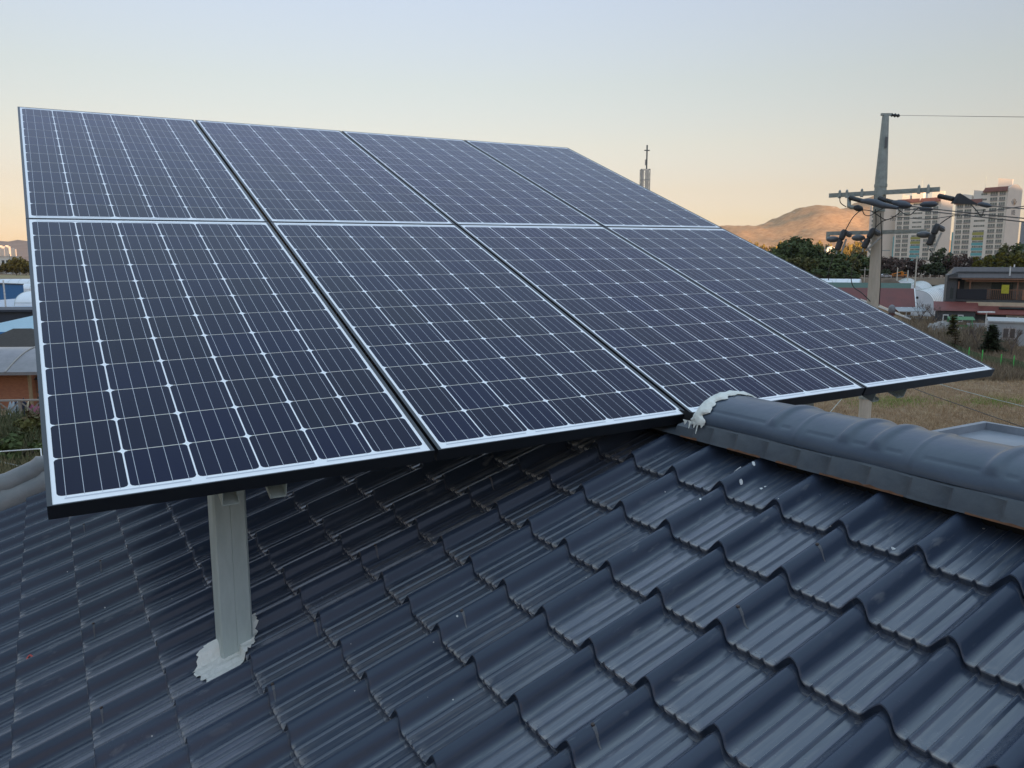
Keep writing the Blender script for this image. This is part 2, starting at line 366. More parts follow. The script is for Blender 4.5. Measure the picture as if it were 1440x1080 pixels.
# far slope and walls
fr = bpy.data.objects.new('roof_slope', RM); COL.objects.link(fr); under(fr, house); fr.scale = (-1, 1, 1)
mb = MB(); ew = T0.x - 18.5 * ROW * math.cos(SLP); hw = WC - ew - .35
ez = T0.z - 18 * ROW * math.sin(SLP) - .12
mb.prism([(WC - hw, 0), (WC + hw, 0), (WC + hw, ez), (WC, CAMZ - .66), (WC - hw, ez)], -.45, 5.5)
mb.build('wall', mat('house_render', (.42, .38, .33), .85, bump=.2), house, world=True)
# sealant round the post foot
def patch(cw, cu, rad, seed, lift=.004, hole=0.):
    mb = MB(); nr, na = (22, 120) if rad(0) > .05 else (5, 22)
    for a in range(na):
        th = 2 * math.pi * a / na
        rr = rad(th) * (1 + .16 * noise.noise(Vector((math.cos(th) * 3, math.sin(th) * 3, seed))) + .13 * noise.noise(Vector((math.cos(th) * 11, math.sin(th) * 11, seed))))
        for i in range(nr):
            k = i / (nr - 1); r = rr * k
            w, u = cw + r * math.cos(th), cu + r * math.sin(th)
            zz = max(roof_pt(w, u + q).z for q in ((-.008, -.004, 0, .004, .008) if rad(0) > .05 else (0,)))
            big = 1. if rad(0) > .05 else 0.
            mb.v.append((w, u, zz + lift + big * (.006 * max(0, 1 - k * 1.5) ** 1.5 + .003 * noise.noise(Vector((w * 60, u * 60, seed))) * (1 - k))))
    for a in range(na):
        for i in range(nr - 1):
            x = a * nr + i; y = ((a + 1) % na) * nr + i; mb.f.append((x, x + 1, y + 1, y)); mb.mi.append(0); mb.at.append(0)
    return mb
PX0, PU0, PS = .394, 2.462, .099
pc = (PX0 + PS / 2, PU0 + PS / 2)
patch(pc[0] - .012, pc[1] - .012, lambda t: .098 + .022 * math.cos(t - R(235)) + .022 * math.cos(2 * (t - R(48))), 3.).build('sealant', M_CAULK, house, world=True, smooth=50)
# near-black deck and closure sheets added so gaps under the tiles look shaded
mb = MB()
for sgn in (1, -1):
    pts = []
    for w in (-2.0, 1.99):
        z = T0.z + (w - T0.x) * math.tan(SLP) - .105
        pts.append([(WC + sgn * (w - WC), u, z) for u in (-.58, 5.6)])
    mb.quad(pts[0][0], pts[1][0], pts[1][1], pts[0][1])
for sgn in (1, -1): mb.quad((WC - sgn * .095, -.58, CAMZ - .70), (WC - sgn * .095, 5.6, CAMZ - .70), (WC - sgn * .095, 5.6, CAMZ - .53), (WC - sgn * .095, -.58, CAMZ - .53))
mb.build('roof_deck_shade', mat('gap_shade_dark', (.012, .012, .013), .9), house, world=True)
# painted mark, rust runs and screws on the tiles
def strip(pts, wd, up=.0016):
    mb = MB()
    for i in range(len(pts) - 1):
        (a, b), (c, d) = pts[i], pts[i + 1]; L_ = math.hypot(c - a, d - b) or 1; nx, ny = -(d - b) / L_ * wd / 2, (c - a) / L_ * wd / 2
        mb.quad(roof_pt(a - nx, b - ny, up), roof_pt(c - nx, d - ny, up), roof_pt(c + nx, d + ny, up), roof_pt(a + nx, b + ny, up))
    return mb
def roof_px(x, y):                      # tile surface point under a photo pixel
    d = at(x, y, 1.0) - Vector((0, 0, CAMZ)); k = (T0 - Vector((0, 0, CAMZ))).dot(NN) / d.dot(NN); p = d * k
    return p.x, p.y
mk = [roof_px(x, y) for x, y in ((45, 907), (40, 906), (36, 910), (40, 913), (43, 916), (41, 919), (39, 917))]
strip(mk, .0065).build('paint_mark', mat('red_paint', (.45, .05, .04), .6), house, world=True)
M_STREAK = mat('pale_rust_run', (.115, .112, .11), .6, col2=(.06, .07, .09), scale=60)
M_SCREW = mat('rusty_screw', (.07, .055, .05), .6, metal=.3)
for (x, y) in ((651, 856), (1040, 850), (1160, 762), (838, 1018), (445, 868), (690, 668), (530, 766), (118, 738), (142, 792), (131, 874), (312, 705), (410, 1010), (143, 998)):
    w, u = roof_px(x, y); a = (T0.y - u) / PER; u = T0.y - (math.floor(a) + .035) * PER
    mb = MB(); p = roof_pt(w, u, .0); mb.tube([p - NN * .002, p + NN * .0035, p + NN * .005], [.0045, .0043, .0015], 8)
    mb.build('screw', M_SCREW, house, world=True)
    mb = MB(); L_ = random.uniform(.10, .15)
    for i in range(8):
        k0, k1 = i / 8, (i + 1) / 8
        du0, du1 = L_ * .22 * k0 * 1.0, L_ * .22 * k1
        h0, h1 = .0045 * (1 - k0 * .75) * random.uniform(.7, 1.3), .0045 * (1 - k1 * .75)
        mb.quad(roof_pt(w - h0, u - du0 - .004, .0012), roof_pt(w - h1, u - du1 - .004, .0012), roof_pt(w + h1, u - du1 - .004, .0012), roof_pt(w + h0, u - du0 - .004, .0012))
    mb.build('rust_run', M_STREAK, house, world=True)
# blobs of paint and a stray bit of string by the ridge
M_DROP = mat('white_droppings', (.62, .63, .62), .7)
for (x, y, r) in ((1043, 663, .0048), (1072, 664, .0055), (1060, 645, .006), (1078, 661, .005), (1258, 748, .004), (985, 696, .004)):
    w, u = roof_px(x, y)
    patch(w, u, lambda t: r * (1 + .3 * math.cos(2 * t + x)), x * .1, .0015).build('dropping', M_DROP, house, world=True)
a, b = roof_px(1022, 656), roof_px(1043, 651)
mb = MB(); mb.tube([roof_pt(a[0] + (b[0] - a[0]) * k, a[1] + (b[1] - a[1]) * k + .004 * math.sin(k * 7), .004) for k in (0, .2, .4, .6, .8, 1)], .0016, 5); mb.build('string', M_DROP, house, world=True)

# ---------------------------------------------------------------- solar rack
TILT = R(22.06); XT = math.atan(.0116)
BL = Vector((-.033, 2.078, -.567 + CAMZ))
rack = thing('solar_rack', 'galvanised steel post and rail rack carrying the solar panels over the roof', 'rack', BL)
WMP = Matrix.Translation(BL) @ Matrix.Rotation(-XT, 4, 'Y') @ Matrix.Rotation(TILT, 4, 'X')   # panel plane frame
def pl(x, y, z): return WMP @ Vector((x, y, z))
def cee(x, y0, y1, h, b, ztop, flip=1, th=.0024, lipw=.014):     # C channel running up the slope
    mb = MB(); z0 = ztop - h
    def bx(xa, xb, za, zb):
        xa, xb = sorted((x + flip * xa, x + flip * xb))
        vs = [pl(X, Y, Z) for Z in (za, zb) for X, Y in ((xa, y0), (xb, y0), (xb, y1), (xa, y1))]
        mb.add(vs, [(3, 2, 1, 0), (4, 5, 6, 7), (0, 1, 5, 4), (1, 2, 6, 5), (2, 3, 7, 6), (3, 0, 4, 7)])
    bx(0, th, z0, ztop); bx(th, b, z0, z0 + th); bx(th, b, ztop - th, ztop); bx(b - th, b, z0 + th, z0 + lipw); bx(b - th, b, ztop - lipw, ztop - th)
    return mb
for x, fl in ((.402, 1), (.575, -1), (1.45, 1), (1.62, -1), (2.45, 1), (2.62, -1), (3.20, 1), (3.43, -1)):
    cee(x, .15 if 1 < x < 3 else .045, 3.95, .075, .045, -.0415, fl).build('rail', M_GALV, rack, world=True)
for y in (.40, 3.55):
    mb = MB(); vs = [pl(X, Y, Z) for Z in (-.2165, -.1175) for X, Y in ((.25, y), (3.80, y), (3.80, y + .05), (.25, y + .05))]
    mb.add(vs, [(3, 2, 1, 0), (4, 5, 6, 7), (0, 1, 5, 4), (1, 2, 6, 5), (2, 3, 7, 6), (3, 0, 4, 7)]); mb.build('crossbeam', M_GALV, rack, world=True)
def post(x0, u0, ztop, zbot):
    mb = MB(); c = .006; s = PS; sec = [(c, 0), (s / 2 - .0012, 0), (s / 2, .0016), (s / 2 + .0012, 0), (s - c, 0), (s, c), (s, s - c), (s - c, s), (s / 2 + .0012, s), (s / 2, s - .0016), (s / 2 - .0012, s), (c, s), (0, s - c), (0, c)]
    mb.prism([(x0 + a, u0 + b) for a, b in sec], zbot, ztop, 'z'); return mb
post(PX0, PU0, CAMZ - .556, roof_pt(*pc).z - .14).build('post', M_GALV, rack, world=True, smooth=30)
def roofz_far(w): return T0.z + (2 * WC - w - T0.x) * math.tan(SLP) - .03
post(3.06, PU0, CAMZ - .53, roofz_far(3.08) - .05).build('post', M_GALV, rack, world=True, smooth=30)
post(PX0, 5.30, CAMZ + .56, roof_pt(PX0, 5.35).z - .14).build('post', M_GALV, rack, world=True, smooth=30)
post(3.035, 5.30, CAMZ + .60, roofz_far(3.08) - .05).build('post', M_GALV, rack, world=True, smooth=30)

# ---------------------------------------------------------------- solar panels
PW, PH = 1.0, 1.992
def panel_parts(root, seed):
    rnd = random.Random(seed)
    l, s2, d = .0115, .004, .040        # side lip, end lip, depth
    mb = MB()
    for (x0, x1, y0, y1) in ((0, l, 0, PH), (PW - l, PW, 0, PH), (l, PW - l, 0, s2), (l, PW - l, PH - s2, PH)):
        mb.box(x0, x1, y0, y1, -d, 0)
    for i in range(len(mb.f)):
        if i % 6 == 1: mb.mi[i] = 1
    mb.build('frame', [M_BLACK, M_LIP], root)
    mb = MB(); z = -.0016
    mb.quad((l, s2, z), (PW - l, s2, z), (PW - l, PH - s2, z), (l, PH - s2, z), 0)
    mb.quad((l, PH - s2, -.007), (PW - l, PH - s2, -.007), (PW - l, s2, -.007), (l, s2, -.007), 0)
    cs, gxx, gy = .1558, .0044, .0028; c = .0105; ch = .1576
    ox = (PW - 6 * cs - 5 * gxx) / 2; oy = (PH - 12 * ch - 11 * gy) / 2
    zc = z + .00025; zb = z + .0005
    for i in range(6):
        for j in range(12):
            x0, y0 = ox + i * (cs + gxx), oy + j * (ch + gy); x1, y1 = x0 + cs, y0 + ch; c2 = c * .55
            pts = [(x0 + c, y0), (x1 - c, y0), (x1 - c * .32, y0 + c * .32), (x1, y0 + c), (x1, y1 - c), (x1 - c * .32, y1 - c * .32), (x1 - c, y1), (x0 + c, y1), (x0 + c * .32, y1 - c * .32), (x0, y1 - c), (x0, y0 + c), (x0 + c * .32, y0 + c * .32)]
            mb.add([(a, b, zc) for a, b in pts], [tuple(range(12))], 1, rnd.random())
        for q in range(4):
            xb = ox + i * (cs + gxx) + cs * (.125 + .25 * q)
            mb.quad((xb - .0006, oy - .006, zb), (xb + .0006, oy - .006, zb), (xb + .0006, PH - oy + .006, zb), (xb - .0006, PH - oy + .006, zb), 2)
        x0 = ox + i * (cs + gxx)
        for j in range(11):
            y0 = oy + (j + 1) * ch + j * gy
            mb.quad((x0 + c, y0, z + .0001), (x0 + cs - c, y0, z + .0001), (x0 + cs - c, y0 + gy, z + .0001), (x0 + c, y0 + gy, z + .0001), 3)
    for i in range(3):                   # interconnect ribbons in the end margins
        a = ox + cs * .1 + i * 2 * (cs + gxx)
        for yy in (oy - .014, PH - oy + .009): mb.quad((a, yy, zb), (a + 1.8 * cs + gxx, yy, zb), (a + 1.8 * cs + gxx, yy + .005, zb), (a, yy + .005, zb), 2)
    mb.build('laminate', M_LAM, root, attr='cell')
    mb = MB(); mb.box(.43, .57, PH - .30, PH - .19, -.028, -.0075); mb.build('junction_box', M_BLACK, root)
ORD = ['leftmost', 'second from the left', 'third from the left', 'rightmost']
EX = ['above the galvanised post', 'just left of the sealed ridge end', 'behind the sealed end of the roof ridge', 'overhanging beyond the ridge']
for r_ in (0, 1):
    for i in range(4):
        o = thing('solar_panel', '', 'solar panel', group='solar panels in two rows on the rack')
        M_ = WMP @ Matrix.Translation((i * 1.012 + .0005 * random.uniform(-1, 1), r_ * 2.0 + .004 - .0005 * (i % 2), random.uniform(-.0008, .0008)))
        o.matrix_world = M_; o.location = M_.to_translation(); o.rotation_euler = M_.to_euler(); WM[o] = M_
        o['label'] = ('lower row solar panel, %s, %s' % (ORD[i], EX[i])) if r_ == 0 else ('upper row solar panel against the sky, %s of four' % ORD[i])
        panel_parts(o, r_ * 10 + i)
#BACKGROUND
# ================================================================ the land
def ground_material():
    m = bpy.data.materials.new('autumn_ground'); m.use_nodes = True; t = m.node_tree; b = t.nodes['Principled BSDF']; L = t.links.new
    b.inputs['Roughness'].default_value = .95; b.inputs['Specular IOR Level'].default_value = .1
    tcn = t.nodes.new('ShaderNodeTexCoord')
    def noi(s, d=6):
        n = t.nodes.new('ShaderNodeTexNoise'); n.inputs['Scale'].default_value = s; n.inputs['Detail'].default_value = d; n.inputs['Roughness'].default_value = .7; L(tcn.outputs['Object'], n.inputs[0])
        return n.outputs[0]
    def rp(v, st):
        r = t.nodes.new('ShaderNodeValToRGB'); L(v, r.inputs[0]); e = r.color_ramp.elements
        e[0].position, e[1].position = st[0][0], st[-1][0]; e[0].color = (*st[0][1], 1); e[1].color = (*st[-1][1], 1)
        for p, c in st[1:-1]: q = e.new(p); q.color = (*c, 1)
        return r.outputs[0]
    a = rp(noi(.16), [(.30, (.20, .19, .07)), (.40, (.31, .22, .125)), (.53, (.29, .195, .125)), (.66, (.44, .33, .20))])
    f = rp(noi(2.2, 8), [(.30, (.45, .43, .40)), (.55, (1., 1., 1.)), (.75, (1.45, 1.40, 1.25))])
    mx2 = t.nodes.new('ShaderNodeMix'); mx2.data_type = 'RGBA'; mx2.blend_type = 'MULTIPLY'; mx2.inputs[0].default_value = .9
    L(a, mx2.inputs[6]); L(f, mx2.inputs[7]); L(mx2.outputs[2], b.inputs['Base Color'])
    return m
def sheet(name, m, pts, z=0., kind='structure', n=1):
    mb = MB(); mb.add([(p.x, p.y, z) for p in pts], [tuple(range(len(pts)))]); o = mb.build(name, m); return tag(o, kind=kind)
mb = MB(); GR = 40
for i in range(GR + 1):
    for j in range(GR + 1):
        a = (i / GR * 2 - 1); b = (j / GR * 2 - 1); mb.v.append((9000 * a * abs(a) ** 1.5, 9000 * b * abs(b) ** 1.5, -.02))
for i in range(GR):
    for j in range(GR):
        k = i * (GR + 1) + j; mb.f.append((k, k + GR + 1, k + GR + 2, k + 1)); mb.mi.append(0); mb.at.append(0)
tag(mb.build('ground', ground_material()), kind='structure')
# mountain: a real height field with its crest 2.9 km away
PROFM = [(-900, 372), (-300, 366), (300, 362), (600, 350), (800, 340), (930, 327), (1000, 319), (1020, 316), (1060, 316.5), (1078, 312), (1092, 305), (1105, 298), (1120, 292), (1140, 287.5), (1158, 288.5), (1170, 293), (1182, 292), (1197, 288), (1208, 280), (1219, 275), (1232, 284), (1260, 315), (1320, 340), (1440, 352), (1800, 366), (2400, 372)]
CF = 2900.
prr = [(gx(x, CF), at(x, y, CF).z) for x, y in PROFM]
def crest(r):
    if r <= prr[0][0]: return 1.
    for i in range(len(prr) - 1):
        if prr[i][0] <= r <= prr[i + 1][0]:
            k = (r - prr[i][0]) / (prr[i + 1][0] - prr[i][0]); k2 = k * k * (3 - 2 * k); k = .5 * (k + k2); return prr[i][1] * (1 - k) + prr[i + 1][1] * k
    return 1.
mb = MB(); rr = np.linspace(-400, 3200, 260); ff = np.linspace(1500, 4300, 70)
for f in ff:
    for r in rr:
        rs = r * CF / max(f, 1)                     # spurs fan out from the crest
        env = math.exp(-abs((f - CF) / (620 if f < CF else 900)) ** 1.7)
        h = max(0, crest(.6 * r + .4 * rs)) * env
        rough = 1 - math.exp(-((f - CF) / 160) ** 2)
        h += (fbm(r / 210, f / 210, 1) * 17 * rough + fbm(r / 32, f / 40, 4) * 7) * min(1, h / 60) - 3
        p = P(r, f, h); mb.v.append(tuple(p))
nr = len(rr)
for i in range(len(ff) - 1):
    for j in range(nr - 1):
        k = i * nr + j; mb.f.append((k, k + 1, k + nr + 1, k + nr)); mb.mi.append(0); mb.at.append(0)
def mountain_material():
    m = mat('autumn_forest', (.29, .165, .085), .95, col2=(.50, .32, .18), scale=.06, spec=.05, detail=10., bump=0)
    t = m.node_tree; L = t.links.new; b = t.nodes['Principled BSDF']; src = b.inputs['Base Color'].links[0].from_socket
    tcn = t.nodes.new('ShaderNodeTexCoord')
    mp = t.nodes.new('ShaderNodeMapping'); mp.inputs['Scale'].default_value = (.016, .016, .05); L(tcn.outputs['Object'], mp.inputs[0])
    n = t.nodes.new('ShaderNodeTexNoise'); n.inputs['Scale'].default_value = 1.; n.inputs['Detail'].default_value = 6; n.inputs['Roughness'].default_value = .75; L(mp.outputs[0], n.inputs[0])
    r = t.nodes.new('ShaderNodeMapRange'); r.inputs[1].default_value = .64; r.inputs[2].default_value = .70; L(n.outputs[0], r.inputs[0])
    q = t.nodes.new('ShaderNodeMix'); q.data_type = 'RGBA'; L(r.outputs[0], q.inputs[0]); L(src, q.inputs[6]); q.inputs[7].default_value = (.72, .56, .40, 1)
    L(q.outputs[2], b.inputs['Base Color']); return m
tag(mb.build('mountain', mountain_material(), smooth=80), kind='structure')
# distant low hills on the left
mb = MB(); rr2 = np.linspace(-6500, -1200, 90)
for j, f in enumerate((4200, 5200, 6600)):
    for r in rr2: mb.v.append(tuple(P(r, f, 0 if j != 1 else 118 + 55 * fbm(r / 900, 3) + 16 * fbm(r / 180, 8))))
for i in range(2):
    for j in range(len(rr2) - 1):
        k = i * len(rr2) + j; mb.f.append((k, k + 1, k + len(rr2) + 1, k + len(rr2))); mb.mi.append(0); mb.at.append(0)
tag(mb.build('hills', mat('far_hill', (.16, .13, .12), .95, scale=.01, spec=.05), smooth=60), kind='structure')
# unseen ridge added behind the camera, shaped to block sun from the near land
mb = MB(); rr3 = np.linspace(-2200, 2200, 90)
HB = 700.
def blocker_h(r):
    k = max(-1500., min(1500., r)) ; t_ = min(1., max(0., (r + 520) / 560))
    lim = 470 + (1230 - 470) * t_
    return math.tan(SUN_EL) * (HB + lim) + 3 * fbm(r / 160, 2)
for f, k in ((-HB + 160, 0), (-HB + 70, .55), (-HB, 1), (-HB - 90, .6), (-HB - 260, 0)):
    for r in rr3: mb.v.append(tuple(P(r, f, k * blocker_h(r + math.tan(SUN_PHI) * -0. ) - (.5 if k == 0 else 0))))
for i in range(4):
    for j in range(len(rr3) - 1):
        k = i * len(rr3) + j; mb.f.append((k, k + 1, k + len(rr3) + 1, k + len(rr3))); mb.mi.append(0); mb.at.append(0)
tag(mb.build('hill', mat('blocker_dark', (.06, .06, .035), .95, scale=.05, spec=.05), smooth=60), kind='structure')

# ---------------------------------------------------------------- vegetation prototypes
M_BARK = mat('bark', (.09, .07, .05), .9, scale=20, bump=.3)
LEAF = {}
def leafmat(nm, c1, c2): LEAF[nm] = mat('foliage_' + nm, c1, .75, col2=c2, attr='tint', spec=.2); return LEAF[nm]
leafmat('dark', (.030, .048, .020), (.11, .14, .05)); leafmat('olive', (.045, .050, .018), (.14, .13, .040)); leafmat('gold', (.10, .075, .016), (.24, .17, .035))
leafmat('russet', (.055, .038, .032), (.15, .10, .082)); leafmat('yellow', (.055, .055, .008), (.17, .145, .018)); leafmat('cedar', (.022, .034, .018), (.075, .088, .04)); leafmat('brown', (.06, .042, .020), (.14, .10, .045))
def crown(mb, rnd, n_cl, leaves, rx, rz, zc, size, cone=0., squash=1.):
    cl = []
    while len(cl) < n_cl:
        x, y, z = (rnd.uniform(-1, 1) for _ in range(3)); d = math.sqrt(x * x + y * y + z * z)
        if d > 1 or d < .35: continue
        lim = 1 - cone * (z + 1) / 2
        if math.hypot(x, y) > lim: continue
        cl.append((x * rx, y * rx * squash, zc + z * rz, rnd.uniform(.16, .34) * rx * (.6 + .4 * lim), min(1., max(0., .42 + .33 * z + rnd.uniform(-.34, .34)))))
    for (cx, cy, cz, cr, tint) in cl:
        for _ in range(leaves):
            v = Vector((rnd.gauss(0, 1), rnd.gauss(0, 1), rnd.gauss(0, .8))).normalized() * cr * rnd.uniform(.5, 1.1)
            c = Vector((cx, cy, cz)) + v
            nrm = (v.normalized() + Vector((rnd.uniform(-.8, .8), rnd.uniform(-.8, .8), rnd.uniform(-.3, 1)))).normalized()
            a = nrm.cross(Vector((rnd.uniform(-1, 1), rnd.uniform(-1, 1), rnd.uniform(-1, 1)))).normalized(); b = nrm.cross(a); s = size * rnd.uniform(.6, 1.35)
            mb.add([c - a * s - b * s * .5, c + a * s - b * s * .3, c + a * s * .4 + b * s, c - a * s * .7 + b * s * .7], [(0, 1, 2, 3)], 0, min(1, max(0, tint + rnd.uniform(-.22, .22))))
def broadleaf(kind, label, seed, rx=3.6, rz=3.4, zc=5.6, ncl=46, leaves=34, size=.34, cat='tree', name='broadleaf_tree', group=None, cone=0., low=False):
    rnd = random.Random(seed); o = thing(name, label, cat, group=group)
    mb = MB(); h0 = max(.6, zc - rz * .6)
    mb.tube([(0, 0, -.6), (.05, .02, h0 * .5), (0, .05, h0), (.05, 0, zc + rz * .3)], [.26, .2, .16, .05], 8)
    for q in range(6):
        th = q * 1.05 + rnd.random(); mb.tube([(0, 0, h0 * (.6 + .1 * q)), (rx * .35 * math.cos(th), rx * .35 * math.sin(th), zc - rz * .2), (rx * .7 * math.cos(th), rx * .7 * math.sin(th), zc + rz * .25)], [.10, .06, .02], 5)
    mb.build('trunk', M_BARK, o)
    mb = MB(); crown(mb, rnd, ncl, leaves, rx, rz, zc, size, cone); mb.build('crown', LEAF[kind], o, attr='tint'); return o
def conifer(kind, label, seed, h=5.2, rx=1.4, name='conifer_tree', lay=11, size=.13, dens=1.):
    rnd = random.Random(seed); o = thing(name, label, 'tree')
    mb = MB(); mb.tube([(0, 0, -.4), (.02, 0, h * .5), (0, .02, h * .97)], [.12, .08, .015], 8); mb.build('trunk', M_BARK, o)
    mb = MB()
    for k in range(lay):
        z = h * (.07 + .9 * k / lay); r = rx * (1 - .86 * k / lay) * rnd.uniform(.72, 1.2); nb = int(8 * dens) if k < lay * .7 else int(6 * dens)
        for q in range(nb):
            th = q * 6.283 / nb + rnd.uniform(-.4, .4); rr_ = r * rnd.uniform(.55, 1.12); tint = rnd.uniform(.1, .85)
            for _ in range(26):
                t_ = rnd.uniform(.15, 1); c = Vector((rr_ * t_ * math.cos(th), rr_ * t_ * math.sin(th), z + .16 * h / lay * math.sin(t_ * 3) - .28 * rr_ * t_ * t_ + rnd.uniform(-.09, .12))) + Vector((rnd.gauss(0, .09), rnd.gauss(0, .09), 0))
                a = Vector((rnd.uniform(-1, 1), rnd.uniform(-1, 1), rnd.uniform(-.3, .3))).normalized(); b = a.cross(Vector((rnd.uniform(-.4, .4), rnd.uniform(-.4, .4), 1))).normalized(); s = size * rnd.uniform(.6, 1.4)
                mb.add([c - a * s - b * s * .4, c + a * s, c + b * s * .7], [(0, 1, 2)], 0, min(1, max(0, tint + rnd.uniform(-.2, .2))))
    mb.build('crown', LEAF[kind], o, attr='tint'); return o
def bare_tree(label, seed, h=3.4, name='bare_tree'):
    rnd = random.Random(seed); o = thing(name, label, 'tree'); mb = MB(); tw = MB()
    mb.tube([(0, 0, -.3), (.03, .02, h * .3)], [.09, .07], 6)
    def br(p, d, l, r, k, t):
        q = p + d * l; t.tube([p, (p + q) / 2 + Vector((rnd.uniform(-.05, .05), rnd.uniform(-.05, .05), .03)), q], [r, r * .8, r * .6], 4)
        if k:
            for _ in range(3): br(q, (d + Vector((rnd.uniform(-.75, .75), rnd.uniform(-.75, .75), rnd.uniform(-.1, .55)))).normalized(), l * rnd.uniform(.6, .85), r * .6, k - 1, t)
    for _ in range(4): br(Vector((.03, .02, h * .3)), Vector((rnd.uniform(-.6, .6), rnd.uniform(-.6, .6), 1)).normalized(), h * .22, .045, 3, tw)
    mb.build('trunk', M_BARK, o); tw.build('branches', mat('twig', (.13, .10, .085), .9), o); return o
def stuff(name, m, seed, n, region, hgt, wid, tints=(0, 1), base=None, lean=.5, attr='tint'):
    rnd = random.Random(seed); mb = MB()
    for _ in range(n):
        x, F = region(rnd); p = P(gx(x, F), F, base(x, F) if base else 0)
        for _k in range(4):
            h = hgt * rnd.uniform(.5, 1.3); th = rnd.uniform(0, 6.28); d = Vector((math.cos(th), math.sin(th), 0)); w = wid * rnd.uniform(.6, 1.4)
            q = p + Vector((rnd.gauss(0, .14), rnd.gauss(0, .14), 0)); tip = q + Vector((rnd.uniform(-lean, lean) * h, rnd.uniform(-lean, lean) * h, h))
            mb.add([q - d * w, q + d * w, tip + d * w * .3, tip - d * w * .3], [(0, 1, 2, 3)], 0, rnd.uniform(*tints))
    o = mb.build(name, m, attr=attr); return tag(o, kind='stuff')

# ---------------------------------------------------------------- wood beyond the panels (dark mass), about 340 m away
WOOD = 'trees of the dark wood below the mountain'
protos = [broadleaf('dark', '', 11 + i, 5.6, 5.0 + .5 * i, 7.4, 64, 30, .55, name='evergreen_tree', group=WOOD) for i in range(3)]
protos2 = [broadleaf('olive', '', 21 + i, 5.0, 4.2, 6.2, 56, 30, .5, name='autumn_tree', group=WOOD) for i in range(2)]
wood = [  # px, top y, F, kind, scale xy, label
 (1122, 334, 352, 0, 1.28, 'tallest dark round-topped tree of the wood, nearest the panel edge'),
 (1104, 343, 356, 1, .95, 'dark tree on the left shoulder of the tallest wood tree'),
 (1088, 350, 360, 2, .85, 'dark tree peeping over the panel edge at the left end of the wood'),
 (1150, 346, 350, 1, 1.05, 'dark tree just right of the tallest round-topped tree'),
 (1168, 350, 352, 2, .95, 'dark tree second to the right of the tallest round-topped tree'),
 (1184, 354, 345, 0, .8, 'small dark tree under the left cutout fuses of the pole'),
 (1203, 357, 348, 1, .8, 'dark tree left of the utility pole, beneath its crossarm'),
 (1116, 362, 322, 3, .85, 'olive brown tree in front of the tallest dark tree'),
 (1140, 363, 318, 4, .85, 'olive tree second from the left in the front of the wood'),
 (1160, 364, 316, 1, .85, 'dark green front tree midway between panel edge and pole'),
 (1180, 364, 314, 2, .85, 'dark green front tree below the hanging cutout fuse'),
 (1198, 362, 318, 4, .85, 'olive tree of the front row nearest the utility pole'),
 (1216, 361, 320, 0, .85, 'dark front tree partly hidden behind the utility pole'),
 (1172, 380, 300, 0, .6, 'low dark bushy tree at the foot of the wood, left of another'),
 (1196, 380, 300, 1, .6, 'low dark bushy tree at the foot of the wood beside the pole'),
 (1150, 378, 302, 2, .6, 'low dark bushy tree at the foot of the wood beside the panel edge'),
]
allp = protos + protos2; used = set()
for (x, ty, F, k, sc, lb) in wood:
    o = allp[k] if k not in used else copy_tree(allp[k]); used.add(k)
    top = (9 + (369 - ty) * F / 1103); h0 = [12.4, 12.9, 13.4, 10.4, 10.4][k]; zb = 1.0 if F < 310 else 2.0
    put(o, P(gx(x, F), F, zb), random.uniform(0, 6), (sc, sc, max(.3, (top - zb) / h0)), lb)
# autumn trees at the foot of the apartments
BASE_ = 'autumn trees at the foot of the apartments'
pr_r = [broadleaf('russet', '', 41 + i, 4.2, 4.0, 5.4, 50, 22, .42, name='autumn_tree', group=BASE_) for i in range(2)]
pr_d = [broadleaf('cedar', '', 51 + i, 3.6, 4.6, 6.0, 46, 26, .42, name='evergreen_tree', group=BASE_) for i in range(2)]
ap = pr_r + pr_d; used = set()
for (x, ty, F, k, sc, lb) in [
 (1244, 360, 330, 0, .9, 'reddish tree just right of the utility pole under the apartments'),
 (1258, 363, 326, 1, .8, 'reddish tree below the turquoise strip of the left apartment block'),
 (1274, 362, 330, 0, .9, 'reddish tree in front of the left block, above the parked truck'),
 (1290, 364, 326, 1, .85, 'reddish tree under the coloured stair panel of the left block'),
 (1304, 368, 322, 3, .7, 'dark low tree below the right edge of the left block'),
 (1323, 347, 332, 2, 1.1, 'tall dark evergreen standing between the two apartment blocks'),
 (1317, 366, 322, 3, .8, 'dark tree at the left foot of the tall evergreen between the blocks'),
 (1338, 359, 330, 0, 1., 'reddish tree right of the tall evergreen'),
 (1354, 358, 333, 1, 1., 'reddish tree under the right block, second from the evergreen'),
 (1370, 361, 328, 0, .95, 'reddish tree under the right block beside the yellow-green trees'),
 (1334, 377, 312, 3, .7, 'low dark shrub-like tree behind the long wall, near the dark house'),
 (1356, 376, 312, 2, .6, 'low dark tree above the dark house roof, on its left'),
 (1268, 378, 312, 3, .6, 'low dark tree directly behind the orange truck'),
 (1246, 377, 314, 2, .6, 'low dark tree directly behind the white car')]:
    o = ap[k] if k not in used else copy_tree(ap[k]); used.add(k); top = 9 + (369 - ty) * F / 1103; h0 = [9.6, 9.6, 10.9, 10.9][k]
    put(o, P(gx(x, F), F, 2.), random.uniform(0, 6), (sc, sc, max(.3, (top - 2.) / h0)), lb)
